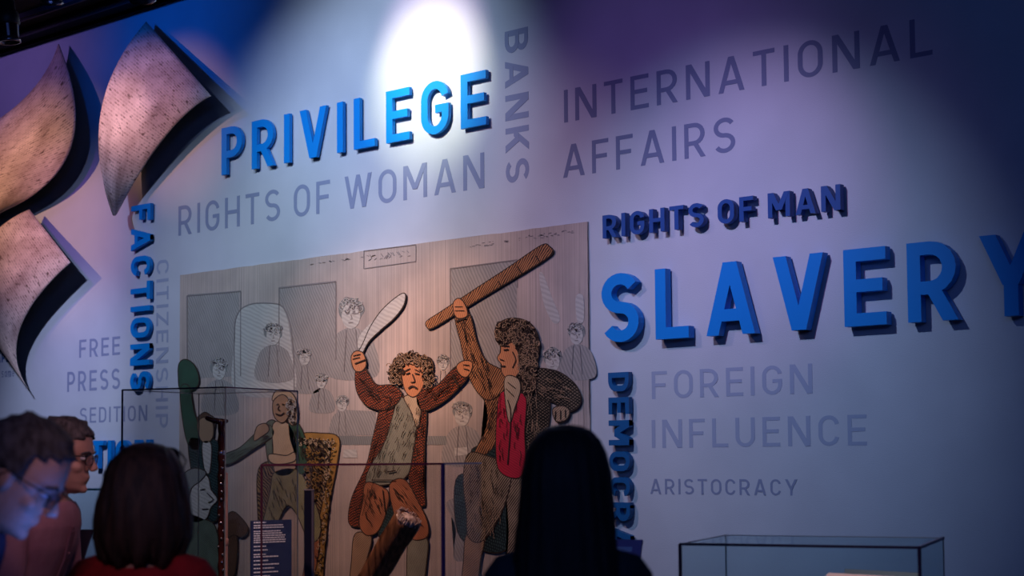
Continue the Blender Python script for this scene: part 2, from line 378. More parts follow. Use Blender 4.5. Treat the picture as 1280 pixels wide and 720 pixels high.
flat = [
 ('RIGHTS OF WOMAN', hmap(223, 295, 258, 606), 'vinyl_mid', 'flat grey blue words RIGHTS OF WOMAN printed under PRIVILEGE', .125),
 ('INTERNATIONAL', hmap(705.3, 153.5, 112.7, 1168), 'vinyl', 'flat slate blue word INTERNATIONAL at top right of wall', .125),
 ('AFFAIRS', hmap(704, 222.7, 182, 920), 'vinyl', 'flat slate blue word AFFAIRS printed under INTERNATIONAL', .125),
 ('FOREIGN', hmap(815, 499, 464.5, 1016), 'vinyl_pale', 'flat pale blue word FOREIGN printed under SLAVERY', .125),
 ('INFLUENCE', hmap(815, 560, 525, 1084), 'vinyl_pale', 'flat pale blue word INFLUENCE printed under FOREIGN', .125),
 ('ARISTOCRACY', hmap(813, 617.5, 598.5, 997), 'vinyl_mid', 'small flat blue word ARISTOCRACY low on right of wall', .13),
 ('FREE', hmap(99, 447.5, 425, 150), 'vinyl_mid', 'small flat blue word FREE beside the lowest paper sheet', .14),
 ('PRESS', hmap(84, 490, 465, 150), 'vinyl_mid', 'small flat blue word PRESS printed under FREE', .14),
 ('SEDITION', hmap(100, 529, 510, 184), 'vinyl_mid', 'small flat blue word SEDITION seen partly through glass case', .13),
 ('PAPERS', hmap(-9, 454, 443, 22), 'deepblue', 'small blue heading ending PAPERS beside lowest paper sheet', .17),
 ('same', hmap(2, 472, 460, 18), 'vinyl', 'tiny grey word same at far left of wall', .12),
]
for tx, mp, mm, lb, t in flat:
    word(tx, mp, .0006, .0003, M[mm], lb, t=t, gap=.24, space=.55, name='printed_word')
word('BANKS', vmap(631, 660, 40, 230),   .0006, .0003, M['vinyl_mid'], 'flat blue word BANKS running downwards right of PRIVILEGE', t=.16, gap=.2, name='printed_word')
word('CITIZENSHIP', vmap(196, 211, 326, 535),   .0006, .0003, M['vinyl_pale'], 'faint grey word CITIZENSHIP running downwards beside FACTIONS', t=.14, gap=.2, name='printed_word')

# ------------------------------------------------------------------ mural panel with its printed figures
def streaky(name, c0, c1):
    m = mat(name, c0, .8, 0, .1); nt = m.node_tree; b = nt.nodes['Principled BSDF']
    tc = nt.nodes.new('ShaderNodeTexCoord'); mp = nt.nodes.new('ShaderNodeMapping'); mp.inputs['Scale'].default_value = (60, 1, .5)
    nt.links.new(tc.outputs['Object'], mp.inputs[0])
    n = nt.nodes.new('ShaderNodeTexNoise'); n.inputs['Scale'].default_value = 1.6; n.inputs['Detail'].default_value = 4
    nt.links.new(mp.outputs[0], n.inputs[0])
    n2 = nt.nodes.new('ShaderNodeTexNoise'); n2.inputs['Scale'].default_value = 2.2; n2.inputs['Detail'].default_value = 6
    nt.links.new(tc.outputs['Object'], n2.inputs[0])
    a = ramp(nt, n.outputs[0], c0, c1, .3, .7); c = ramp(nt, n2.outputs[0], (.72, .74, .74), (1.12, 1.1, 1.08), .3, .7)
    nt.links.new(mixc(nt, 1.0, a, c, 'MULTIPLY'), b.inputs['Base Color']); return m
M['mural'] = streaky('aged_print_paper', (.37, .31, .28), (.57, .46, .40))
INK = (.03, .02, .018)
P = {
 'outline': mat('printed_ink', (.050, .034, .028), .9, 0, .05),
 'ghost_line': mat('faint_printed_line', (.24, .21, .20), .9, 0, .05),
 'ghost_fill': hatch('faint_printed_wash', (.36, .33, .30), (.22, .20, .19), 60, .5, .6),
 'ghost_pale': hatch('pale_printed_wash', (.52, .49, .44), (.36, .33, .30), 50, 1.2, .5),
 'ghost_dark': hatch('grey_printed_wash', (.25, .25, .23), (.15, .15, .15), 70, .3, .6),
 'rust_coat': hatch('rust_red_print', (.46, .10, .04), INK, 95, .8, .9, 6, 1),
 'rust': hatch('rust_print', (.52, .19, .09), INK, 110, .9, .6),
 'olive': hatch('grey_olive_print', (.31, .30, .22), INK, 130, .4, .45),
 'skin': hatch('orange_skin_print', (.62, .27, .13), (.20, .05, .02), 90, .3, .35),
 'hair': hatch('brown_curly_hair_print', (.34, .19, .09), INK, 75, .2, .8, 9),
 'dark_hair': hatch('dark_curly_hair_print', (.20, .12, .07), INK, 75, .2, .9, 9),
 'tan': hatch('tan_print', (.48, .31, .19), INK, 110, 2.2, .5),
 'tan_stripe': hatch('striped_tan_print', (.40, .30, .20), INK, 95, 2.4, .8, 1),
 'orange_sleeve': hatch('orange_brown_print', (.52, .23, .10), INK, 90, 2.5, .85),
 'dark_coat': hatch('dark_brown_print', (.22, .16, .11), (.010, .009, .008), 90, 1.0, .9, 4, 1),
 'crimson': hatch('crimson_print', (.55, .03, .06), (.20, .01, .02), 100, 1.1, .45),
 'teal_dark': hatch('dark_teal_print', (.05, .09, .09), (.012, .02, .022), 80, .2, .8, 4, 1),
 'cream': hatch('cream_print', (.55, .42, .28), (.2, .12, .06), 100, .5, .4),
 'green': hatch('dark_green_print', (.05, .13, .08), INK, 110, .6, .6),
 'green_pale': hatch('dull_green_print', (.17, .22, .16), INK, 110, .9, .6),
 'yellow': hatch('yellow_cane_print', (.50, .27, .07), INK, 160, .8, .55, 1),
 'yellow_dark': hatch('dark_patterned_print', (.28, .19, .09), (.03, .02, .02), 60, .8, .95, 12),
 'brown': hatch('brown_fur_print', (.15, .08, .05), INK, 90, .4, .6),
 'green_breeches': hatch('olive_cream_print', (.34, .32, .17), INK, 120, .5, .5),
}
MU = -.012                                       # the mural's own thickness
def catmull(pts, k=5):
    n = len(pts); out = []
    for i in range(n):
        p0, p1, p2, p3 = (Vector(pts[(i + j - 1) % n]) for j in range(4))
        for s in range(k):
            t = s / k
            out.append(.5 * ((2 * p1) + (-p0 + p2) * t + (2 * p0 - 5 * p1 + 4 * p2 - p3) * t * t + (-p0 + 3 * p1 - 3 * p2 + p3) * t ** 3))
    return out
def ordered(pts):
    a = sum(pts[i - 1][0] * pts[i][1] - pts[i][0] * pts[i - 1][1] for i in range(len(pts)))
    return pts if a > 0 else pts[::-1]
def plate(name, pts, m, off, parent, thick=.002, smooth=True, grow=0.0, back=None):
    """a flat cut shape on the mural; pts give its outline"""
    q = ordered(catmull(pts) if smooth else [Vector(p) for p in pts]); n = len(q)
    if grow:
        g = []
        for i in range(n):
            d = (q[(i + 1) % n] - q[i - 1]).normalized(); g.append(q[i] + Vector((d.y, -d.x)) * grow)
        q = g
    bm = bmesh.new(); o0 = off if back is None else back
    f = []; b = []
    for p in q:
        v = W(p[0], p[1]); f.append(bm.verts.new((v.x, -off - thick, v.z))); b.append(bm.verts.new((v.x, -o0, v.z)))
    try: ff = bm.faces.new(f)
    except ValueError: ff = None
    for i in range(n): bm.faces.new((f[i], f[(i + 1) % n], b[(i + 1) % n], b[i]))
    bmesh.ops.triangulate(bm, faces=[ff], ngon_method='EAR_CLIP')
    return obj(name, bm, m, parent)
def line(bm, pts, wpx, off, thick=.0012, k=4, closed=False):
    if len(pts) > 2 or closed:
        q = catmull(pts, k) if closed else catmull([pts[0]] + list(pts) + [pts[-1]], k)[k:-2 * k + 1]
        if not closed: q = [Vector(p) for p in q] + [Vector(pts[-1])]
    else: q = [Vector(p) for p in pts]
    n = len(q); rows = []
    for i in range(n):
        a = q[i - 1] if (i > 0 or closed) else q[i]; b = q[(i + 1) % n] if (i < n - 1 or closed) else q[i]
        d = (b - a); d = d.normalized() if d.length > 1e-6 else Vector((1, 0)); nn = Vector((-d.y, d.x)) * wpx / 2
        r = []
        for s in (-1, 1):
            v = W(*(q[i] + nn * s)); r.append((bm.verts.new((v.x, -off - thick, v.z)), bm.verts.new((v.x, -off, v.z))))
        rows.append((r[0][0], r[1][0], r[1][1], r[0][1]))
    for i in range(n if closed else n - 1):
        a = rows[i]; b = rows[(i + 1) % n]
        for j in range(4): bm.faces.new((a[j], a[(j + 1) % 4], b[(j + 1) % 4], b[j]))
def lines(name, items, m, off, parent):
    bm = bmesh.new()
    for it in items: line(bm, it[0], it[1], off, closed=len(it) > 2)
    o = obj(name, bm, m, parent); return o
def oval(cx, cy, rx, ry, n=10, wob=0, seed=0):
    rnd = random.Random(seed)
    return [(cx + rx * math.cos(2 * PI * i / n) * (1 + rnd.uniform(-wob, wob)), cy + ry * math.sin(2 * PI * i / n) * (1 + rnd.uniform(-wob, wob))) for i in range(n)]

mb = W(228, 345)
mural = empty('mural', (mb.x, 0, mb.z), 'large faded engraved mural of debating gentlemen in period coats', 'mural')
bm = bmesh.new()
c0 = W(227, 343); c1 = W(734, 279); c2 = W(741, 719)
x0, x1, zt, zb = c0.x, c1.x + .01, (c0.z + c1.z) / 2, .55
edge = [(x0, zt)]
N = 46
rnd = random.Random(3)
for i in range(1, N): edge.append((x0 + (x1 - x0) * i / N, zt + rnd.uniform(-.0022, .0022)))
edge += [(x1, zt)]
for i in range(1, 40): edge.append((x1 + rnd.uniform(-.003, .003), zt - (zt - zb) * i / 40))
edge += [(x1, zb), (x0, zb)]
fr = [bm.verts.new((x, -.012, z)) for x, z in edge]; bk = [bm.verts.new((x, -.0005, z)) for x, z in edge]
fc = bm.faces.new(fr)
for i in range(len(fr)): bm.faces.new((fr[i], fr[(i + 1) % len(fr)], bk[(i + 1) % len(fr)], bk[i]))
bmesh.ops.triangulate(bm, faces=[fc], ngon_method='EAR_CLIP')
obj('printed_panel', bm, M['mural'], mural)
B0 = .0122
F1 = .020
def curls(root, region, n, seed, dark='outline', light='tan', size=3.0, off=F1 + .0165):
    r = random.Random(seed); xs = [a[0] for a in region]; ys = [a[1] for a in region]
    def inside(x, y):
        c = False
        for i in range(len(region)):
            (x1_, y1_), (x2_, y2_) = region[i - 1], region[i]
            if (y1_ > y) != (y2_ > y) and x < (x2_ - x1_) * (y - y1_) / (y2_ - y1_) + x1_: c = not c
        return c
    for nm, mm, k in (('dark_curl', dark, 0), ('curl', light, 1)):  # dark ink curls first, pale printed curls over them
        bm = bmesh.new(); made = 0
        while made < n:
            x = r.uniform(min(xs), max(xs)); y = r.uniform(min(ys), max(ys))
            if not inside(x, y): continue
            made += 1; a0 = r.uniform(0, 6.3); s = size * r.uniform(.5, 1.1)
            line(bm, [(x + s * math.cos(a0 + t), y + s * math.sin(a0 + t)) for t in (0, .9, 1.8, 2.7, 3.5)], 1.25 if k == 0 else .85, off + k * .0008, k=2)
        tag(obj(nm, bm, P[mm], root), kind='stuff')
def ghost_man(cx, cy, s, seed=0, body=True, up=0.0):
    B0 = globals()['B0'] + up
    g = plate('faint_head', oval(cx, cy, 8 * s, 11 * s), P['ghost_pale'], B0 + .001, mural, .0012)
    plate('hair', oval(cx, cy - 5 * s, 11 * s, 11 * s, 12, .08, seed), P['ghost_dark'], B0, g, .0009)
    if body: plate('coat', [(cx - 5 * s, cy + 11 * s), (cx + 6 * s, cy + 11 * s), (cx + 19 * s, cy + 22 * s), (cx + 22 * s, cy + 52 * s), (cx - 20 * s, cy + 52 * s), (cx - 17 * s, cy + 22 * s)], P['ghost_fill'], B0, g, .0006)
    curls(g, oval(cx, cy - 9 * s, 10 * s, 6 * s), 14, seed, 'ghost_line', 'ghost_pale', 2.6 * s, B0 + .0024)
    lines('face_lines', [([(cx - 4 * s, cy - 1.5 * s), (cx - 1.5 * s, cy - 1.8 * s)], .9 * s), ([(cx + 2 * s, cy - 1.8 * s), (cx + 4.6 * s, cy - 1.5 * s)], .9 * s),
                         ([(cx, cy - 1 * s), (cx + 1 * s, cy + 2.5 * s), (cx - .6 * s, cy + 3 * s)], .7 * s), ([(cx - 2.2 * s, cy + 6 * s), (cx + 2 * s, cy + 5.7 * s)], .9 * s), ([(cx - 4 * s, cy + 12 * s), (cx - 6 * s, cy + 48 * s)], .7 * s), ([(cx + 4 * s, cy + 12 * s), (cx + 7 * s, cy + 48 * s)], .7 * s)], P['ghost_line'], B0 + .0023, g)
    return g
# the faded room behind: wall panels, arched seat, doorway, cartouche
plate('wall_panel', [(237, 368), (301, 364), (301, 470), (237, 474)], P['ghost_fill'], B0, mural, .0005, False)
plate('wall_panel', [(352, 360), (421, 352), (421, 470), (352, 470)], P['ghost_fill'], B0, mural, .0005, False)
plate('door_panel', [(566, 336), (648, 326), (648, 480), (566, 480)], P['ghost_fill'], B0, mural, .0004, False)
plate('arched_seat', [(297, 490), (296, 425), (299, 395), (313, 382), (338, 380), (354, 384), (362, 402), (367, 440), (368, 490)], P['ghost_pale'], B0 + .0008, mural, .0006)
lines('printed_line', [([(236, 370), (236, 474)], 1.3), ([(236, 370), (303, 364)], 1.6), ([(303, 364), (303, 470)], 1), ([(351, 360), (351, 440)], 1.2), ([(351, 360), (422, 352)], 1.8), ([(422, 352), (422, 450)], 1),
      ([(296, 490), (295, 425), (298, 395), (313, 381), (338, 379), (355, 383), (364, 402), (369, 440), (370, 490)], 1.2),
      ([(565, 336), (649, 325)], 1.4), ([(565, 336), (565, 480)], .9), ([(649, 325), (649, 360)], .9),
      ([(457, 314), (522, 306)], 1.0), ([(457, 314), (457, 336)], 1.0), ([(522, 306), (522, 327)], 1.0), ([(457, 336), (522, 327)], 1.0)], P['ghost_line'], B0 + .0016, mural)
rr = random.Random(5)
marks = []
for i in range(44):
    x = 588 + rr.random() * 130; y = 309 - (x - 588) * .155 + rr.uniform(-2.4, 2.4); marks.append(([(x, y), (x + rr.uniform(1, 4), y + rr.uniform(-.8, .8))], rr.uniform(.6, 1.2)))
for i in range(26):
    x = 380 + rr.random() * 90; marks.append(([(x, 332 - (x - 380) * .14 + rr.uniform(-1.4, 1.4)), (x + 3, 332 - (x - 380) * .14)], .7))
for i in range(20):
    x = 462 + rr.random() * 52; marks.append(([(x, 323 - (x - 462) * .11 + rr.choice((-4, 3))), (x + rr.uniform(2, 4), 323 - (x - 462) * .11 + rr.uniform(-3, 3))], .8))
tag(lines('faded_marks', marks, P['ghost_line'], B0 + .0004, mural), kind='stuff')
ghost_man(344, 420, 1.05, 1, True, .002)
ghost_man(441, 395, 1.45, 2)
plate('faint_arm', [(452, 420), (468, 402), (478, 398), (476, 405), (462, 425), (450, 436)], P['ghost_pale'], B0 + .002, mural, .0006)
ghost_man(276, 464, 1.0, 3); ghost_man(383, 448, .8, 4); ghost_man(404, 478, .7, 5); ghost_man(430, 506, .75, 6)
ghost_man(580, 520, 1.15, 7); ghost_man(693, 452, 1.1, 8); ghost_man(723, 420, 1.0, 9, True)
ghost_man(556, 455, .7, 10, False)
plate('raised_hand', [(676, 345), (681, 343), (692, 372), (702, 398), (694, 404), (682, 380)], P['ghost_pale'], B0 + .0006, mural, .0006)
plate('raised_hand', [(722, 372), (731, 370), (732, 400), (724, 402)], P['ghost_pale'], B0 + .002, mural, .0006)
plate('rear_bench', [(424, 545), (560, 545), (560, 556), (424, 556)], P['ghost_dark'], B0 + .0009, mural, .0004, False)
plate('rear_bench', [(424, 512), (472, 514), (470, 544), (424, 544)], P['ghost_fill'], B0 + .0009, mural, .0004, False)
plate('faint_papers', [(570, 560), (586, 559), (588, 568), (571, 570)], P['ghost_pale'], B0 + .0016, mural, .0004, False)
plate('faint_papers', [(432, 562), (448, 562), (449, 572), (431, 572)], P['ghost_pale'], B0 + .0016, mural, .0004, False)
plate('faint_stool', [(560, 628), (590, 622), (604, 640), (600, 690), (570, 700), (572, 660)], P['ghost_fill'], B0 + .0009, mural, .0004)

F1 = .020
def figure(label, parts):
    """a printed figure standing a finger's width proud of the mural: an ink outline behind each coloured piece"""
    c = parts[0][1][0]; v = W(c[0], c[1])
    root = empty('printed_figure', (v.x - mural.location.x, -.015, v.z - mural.location.z), parent=mural); root['label'] = label
    for k, (nm, pts, m, lv) in enumerate(parts):
        off = F1 + lv * .0022
        plate(nm, pts, P[m], off, root, .0012, True)
        plate(nm + '_outline', pts, P['outline'], off - .0007, root, .0006, True, 1.3)
    return root
def ink(root, items, off=F1 + .014):
    for it in items: lines('ink_line', [it], P['outline'], off, root)
def folds(root, region, n, seed, ang, ln, m='outline', off=F1 + .0150, wd=.55):
    r = random.Random(seed); xs = [a[0] for a in region]; ys = [a[1] for a in region]; bm = bmesh.new(); made = 0; tries = 0
    def inside(x, y):
        c = False
        for i in range(len(region)):
            (x1_, y1_), (x2_, y2_) = region[i - 1], region[i]
            if (y1_ > y) != (y2_ > y) and x < (x2_ - x1_) * (y - y1_) / (y2_ - y1_) + x1_: c = not c
        return c
    while made < n and tries < 4000:
        tries += 1; x = r.uniform(min(xs), max(xs)); y = r.uniform(min(ys), max(ys)); a = ang + r.uniform(-.25, .25); l = ln * r.uniform(.5, 1.1)
        e = (x + l * math.cos(a), y + l * math.sin(a))
        if not (inside(x, y) and inside(*e)): continue
        made += 1; line(bm, [(x, y), ((x + e[0]) / 2 + r.uniform(-1, 1), (y + e[1]) / 2 + r.uniform(-1, 1)), e], wd, off, k=2)
    if made: tag(obj('fold_lines', bm, P[m], root), kind='stuff')
    else: bm.free()
# man in the rust coat
f = figure('rust coated gentleman raising a feather quill', [
 ('hair', oval(519, 463, 27, 21, 18, .09, 4), 'hair', 1),
 ('face', [(509, 458), (522, 453), (533, 460), (535, 475), (530, 489), (521, 496), (512, 489), (508, 474)], 'skin', 4),
 ('coat', [(486, 490), (508, 496), (500, 530), (488, 560), (478, 600), (466, 650), (452, 658), (440, 652), (444, 622), (462, 582), (472, 540)], 'rust_coat', 1),
 ('coat', [(526, 493), (536, 512), (534, 560), (533, 600), (534, 632), (520, 618), (514, 580), (520, 530)], 'rust_coat', 1),
 ('waistcoat', [(503, 498), (516, 503), (526, 500), (525, 530), (519, 570), (514, 592), (500, 602), (478, 606), (462, 602), (468, 582), (484, 556), (494, 525)], 'olive', 2),
 ('sleeve', [(450, 462), (460, 460), (474, 481), (494, 482), (506, 492), (496, 508), (478, 512), (460, 504), (450, 486)], 'rust_coat', 3),
 ('sleeve', [(528, 487), (550, 483), (576, 458), (588, 470), (578, 484), (558, 502), (536, 513), (526, 505)], 'rust_coat', 3),
 ('hand', [(444, 448), (449, 440), (458, 442), (462, 456), (456, 464), (448, 462)], 'skin', 4),
 ('hand', [(576, 458), (584, 452), (594, 453), (594, 462), (588, 471), (580, 468)], 'skin', 4),
 ('breeches', [(462, 604), (480, 608), (490, 618), (486, 642), (476, 664), (462, 668), (454, 654), (458, 628)], 'rust', 3),
 ('breeches', [(492, 606), (510, 600), (526, 626), (538, 652), (538, 670), (522, 674), (508, 662), (497, 640)], 'rust', 3),
 ('coat_lining', [(486, 640), (500, 634), (510, 662), (498, 672), (478, 670)], 'teal_dark', 2),
 ('stocking', [(448, 668), (464, 668), (468, 676), (462, 700), (456, 740), (442, 740), (444, 700)], 'tan', 2),
 ('stocking', [(517, 674), (537, 673), (537, 700), (530, 740), (516, 740), (513, 704)], 'olive', 2),
 ('neckcloth', [(510, 497), (524, 496), (530, 512), (526, 534), (519, 515)], 'cream', 3),
 ('quill', [(450, 446), (458, 430), (468, 408), (482, 388), (500, 372), (510, 368), (508, 382), (496, 398), (480, 412), (464, 428), (454, 447)], 'ghost_pale', 2),
])
curls(f, [(492, 478), (492, 458), (504, 443), (520, 440), (538, 446), (547, 464), (545, 484), (536, 484), (534, 462), (522, 453), (510, 457), (506, 480)], 120, 4)
folds(f, [(486, 492), (504, 498), (490, 560), (466, 648), (444, 650), (464, 580)], 40, 1, 1.9, 16)
folds(f, [(526, 495), (535, 515), (533, 625), (522, 612), (522, 530)], 26, 2, 1.6, 14)
folds(f, [(503, 500), (524, 503), (520, 570), (500, 600), (466, 600), (484, 556)], 34, 3, 1.9, 10)
folds(f, [(452, 466), (474, 484), (504, 490), (490, 508), (462, 502)], 22, 4, .5, 10)
folds(f, [(532, 488), (552, 484), (576, 462), (584, 470), (556, 500), (534, 508)], 24, 5, -.6, 12)
folds(f, [(462, 608), (486, 612), (484, 640), (470, 664), (456, 650)], 20, 6, 1.2, 12)
folds(f, [(494, 608), (512, 604), (536, 650), (534, 670), (508, 660)], 22, 7, .9, 12)
ink(f, [([(449, 455), (462, 450)], 1.6), ([(446, 449), (455, 447)], .9), ([(447, 445), (456, 443)], .9), ([(571, 468), (579, 484)], 1.8), ([(584, 456), (592, 457)], .9), ([(585, 461), (592, 463)], .9), ([(484, 612), (487, 640)], 1.0), ([(470, 600), (500, 600)], 1.2), ([(490, 590), (500, 588)], 1.6)])
ink(f, [([(513, 468), (518, 466)], 1.6), ([(524, 467), (530, 468)], 1.6), ([(512, 464), (518, 461)], 1.2), ([(524, 462), (530, 465)], 1.2), ([(521, 468), (524, 477), (519, 478)], 1.2), ([(516, 486), (521, 483), (527, 486)], 2.2)])
# man in the dark coat
f = figure('dark coated gentleman in a crimson waistcoat holding a long paper roll', [
 ('hair', [(625, 424), (626, 408), (638, 400), (652, 399), (666, 404), (675, 416), (678, 436), (674, 462), (674, 486), (662, 496), (656, 474), (654, 444), (646, 428), (634, 432)], 'dark_hair', 5),
 ('face', [(632, 428), (644, 420), (656, 430), (657, 452), (650, 470), (638, 472), (632, 464), (632, 456), (627, 448), (631, 440)], 'skin', 4),
 ('coat', [(640, 468), (674, 470), (690, 500), (686, 548), (676, 596), (658, 600), (654, 540), (650, 500)], 'dark_coat', 1),
 ('coat', [(604, 484), (636, 474), (640, 496), (630, 530), (622, 556), (606, 570), (598, 566), (612, 534), (612, 506)], 'orange_sleeve', 2),
 ('sleeve', [(574, 396), (590, 392), (600, 428), (612, 452), (634, 466), (634, 486), (616, 500), (600, 488), (588, 462), (580, 426)], 'orange_sleeve', 3),
 ('sleeve', [(668, 464), (698, 464), (720, 478), (729, 494), (727, 508), (712, 514), (696, 502), (676, 496)], 'dark_coat', 3),
 ('hand', [(572, 380), (578, 374), (585, 380), (589, 394), (580, 398), (574, 394)], 'skin', 5),
 ('hand', [(696, 512), (708, 508), (716, 514), (712, 524), (700, 526)], 'tan', 4),
 ('waistcoat', [(628, 500), (638, 492), (642, 524), (652, 494), (662, 500), (660, 540), (661, 580), (652, 597), (630, 589), (625, 560)], 'crimson', 4),
 ('neckcloth', [(637, 472), (652, 474), (655, 488), (648, 510), (642, 528), (637, 500)], 'cream', 5),
 ('breeches', [(590, 568), (612, 570), (640, 584), (640, 612), (626, 650), (606, 676), (590, 670), (588, 640), (584, 600)], 'tan_stripe', 3),
 ('breeches', [(638, 596), (664, 598), (668, 640), (662, 740), (634, 740), (640, 670)], 'tan_stripe', 2),
 ('coat_tail', [(574, 600), (600, 596), (640, 620), (640, 676), (626, 690), (600, 684), (576, 664)], 'teal_dark', 1),
 ('coat_tail', [(594, 562), (614, 556), (628, 566), (630, 584), (612, 578), (598, 576)], 'teal_dark', 1),
 ('stocking', [(588, 668), (608, 674), (604, 700), (598, 740), (582, 740), (584, 700)], 'tan', 2),
 ('paper_roll', [(538, 402), (556, 390), (600, 361), (640, 335), (680, 308), (690, 309), (692, 319), (650, 346), (608, 371), (566, 397), (544, 410), (538, 409)], 'orange_sleeve', 2),
])
curls(f, [(625, 424), (628, 406), (648, 399), (668, 404), (678, 424), (677, 450), (674, 490), (662, 494), (656, 466), (654, 440), (646, 424), (632, 430)], 170, 5)
folds(f, [(576, 400), (590, 396), (604, 440), (632, 470), (618, 496), (596, 478)], 34, 11, 1.25, 16)
folds(f, [(672, 468), (700, 468), (726, 494), (712, 510), (680, 496)], 40, 12, .4, 9, 'tan')
folds(f, [(606, 488), (634, 480), (636, 510), (610, 560), (602, 564), (614, 530)], 24, 13, 1.9, 14)
folds(f, [(630, 502), (640, 512), (640, 585), (630, 586), (627, 560)], 14, 14, 1.5, 12)
folds(f, [(644, 530), (652, 498), (660, 504), (658, 588), (646, 588)], 16, 15, 1.5, 12)
folds(f, [(592, 572), (612, 572), (638, 590), (636, 614), (608, 672), (592, 666)], 34, 16, 1.5, 14)
folds(f, [(600, 610), (636, 634), (632, 674), (612, 676)], 34, 17, 1.4, 9, 'tan')
folds(f, [(662, 480), (676, 480), (684, 540), (668, 590), (664, 560)], 26, 18, 1.6, 16, 'tan')
ink(f, [([(575, 402), (588, 398)], 1.6), ([(574, 384), (584, 384)], .9), ([(574, 389), (586, 389)], .9), ([(700, 514), (699, 524)], 1.0), ([(706, 513), (706, 525)], 1.0), ([(712, 512), (712, 522)], 1.0), ([(640, 500), (644, 520), (640, 580)], 1.2), ([(640, 478), (650, 486)], .9), ([(638, 486), (648, 496)], .9)])
ink(f, [([(635, 438), (641, 437)], 1.8), ([(634, 433), (642, 433)], 1.3), ([(631, 458), (637, 458)], 1.8), ([(630, 449), (635, 451)], 1.2), ([(646, 440), (650, 450), (646, 460)], 1.0), ([(628, 352), (632, 359)], 1.2), ([(652, 334), (657, 342)], 1.2), ([(675, 320), (680, 328)], 1.2)])
# seated man and his cane chair
f = figure('gentleman in a green coat seated on a yellow patterned chair', [
 ('hair', [(345, 500), (350, 489), (364, 489), (373, 498), (376, 515), (374, 530), (366, 528), (362, 505), (352, 500)], 'cream', 3),
 ('face', [(348, 500), (358, 494), (366, 502), (366, 518), (358, 528), (349, 522), (346, 510)], 'tan', 4),
 ('chair_back', [(378, 544), (404, 542), (426, 547), (425, 575), (415, 630), (409, 690), (405, 730), (394, 730), (398, 660), (388, 600), (382, 566)], 'yellow', 0),
 ('chair_fabric', [(384, 554), (408, 552), (416, 558), (410, 606), (400, 650), (390, 640), (388, 600)], 'yellow_dark', 1),
 ('chair_side', [(327, 586), (348, 582), (346, 630), (340, 690), (330, 690), (326, 640)], 'yellow_dark', 0),
 ('coat', [(366, 524), (378, 532), (387, 556), (388, 584), (378, 592), (372, 566), (366, 546)], 'green', 2),
 ('coat', [(336, 532), (348, 528), (348, 560), (344, 584), (338, 570)], 'green_pale', 1),
 ('sleeve', [(340, 532), (346, 544), (322, 560), (298, 576), (284, 580), (282, 570), (304, 560), (324, 542)], 'green_pale', 2),
 ('hand', [(326, 534), (336, 530), (340, 538), (330, 546), (322, 550)], 'tan', 3),
 ('waistcoat', [(346, 530), (364, 530), (374, 552), (373, 584), (362, 594), (348, 590), (346, 560)], 'cream', 2),
 ('papers', [(342, 568), (362, 570), (372, 566), (372, 576), (352, 580), (342, 576)], 'cream', 3),
 ('breeches', [(348, 590), (376, 588), (392, 616), (404, 650), (402, 672), (390, 674), (374, 640), (362, 632), (350, 656), (340, 690), (328, 686), (334, 650), (342, 616)], 'green_breeches', 2),
 ('stocking', [(388, 674), (402, 674), (400, 700), (392, 730), (382, 730), (386, 700)], 'rust', 1),
])
curls(f, [(366, 495), (374, 500), (376, 528), (368, 528), (364, 506)], 26, 6, 'outline', 'ghost_pale', 2.2)
curls(f, [(378, 547), (424, 549), (421, 560), (381, 556)], 30, 7, 'outline', 'cream', 1.6)
curls(f, [(415, 560), (424, 560), (410, 690), (404, 725), (398, 720), (408, 650)], 50, 8, 'outline', 'cream', 1.6)
curls(f, [(386, 560), (412, 558), (404, 620), (392, 636)], 70, 9, 'outline', 'yellow', 2.4)
folds(f, [(350, 594), (374, 592), (398, 650), (396, 668), (372, 628), (340, 680), (334, 670)], 36, 21, 1.3, 12)
folds(f, [(370, 530), (380, 536), (386, 580), (378, 586)], 16, 22, 1.4, 9)
folds(f, [(284, 572), (320, 556), (340, 540), (344, 546), (300, 574)], 18, 23, -.35, 9)
ink(f, [([(351, 506), (354, 505)], 1.2), ([(358, 505), (361, 506)], 1.2), ([(350, 517), (356, 519), (361, 516)], 1.4), ([(355, 507), (353, 512), (356, 513)], .9)])
f = figure('green clad man with one arm raised beside the case', [
 ('face', [(252, 528), (262, 522), (270, 530), (270, 546), (262, 554), (254, 546)], 'tan', 3),
 ('hair', oval(260, 530, 13, 13, 12, .1, 8), 'brown', 1),
 ('hat', [(227, 470), (228, 455), (236, 450), (247, 458), (252, 476), (246, 486), (230, 488)], 'green', 1),
 ('sleeve', [(230, 486), (240, 484), (246, 514), (254, 540), (252, 562), (240, 556), (233, 526)], 'green', 2),
 ('coat', [(240, 552), (254, 548), (272, 550), (282, 566), (280, 610), (274, 650), (258, 640), (246, 600)], 'teal_dark', 2),
 ('neckcloth', [(258, 554), (268, 556), (266, 590), (260, 584)], 'ghost_pale', 3),
])
f = figure('heavy set onlooker in profile low in the mural', [
 ('face', [(236, 600), (250, 590), (264, 596), (268, 612), (276, 624), (268, 634), (262, 648), (246, 652), (234, 636)], 'ghost_pale', 4),
 ('hair', [(232, 598), (246, 586), (262, 590), (256, 600), (244, 610), (238, 630), (230, 626)], 'ghost_dark', 5),
 ('coat', [(232, 650), (262, 650), (276, 668), (280, 740), (228, 740)], 'green_pale', 4),
])
ink(f, [([(256, 612), (262, 611)], 1.0), ([(258, 636), (266, 636)], 1.0), ([(264, 616), (272, 624), (266, 628)], .9)])
f = figure('small brown dog turning its head', [
 ('head', [(284, 652), (294, 640), (304, 646), (314, 660), (308, 670), (296, 668), (286, 672)], 'brown', 3),
 ('body', [(276, 664), (290, 660), (300, 672), (296, 720), (278, 722)], 'brown', 2),
])

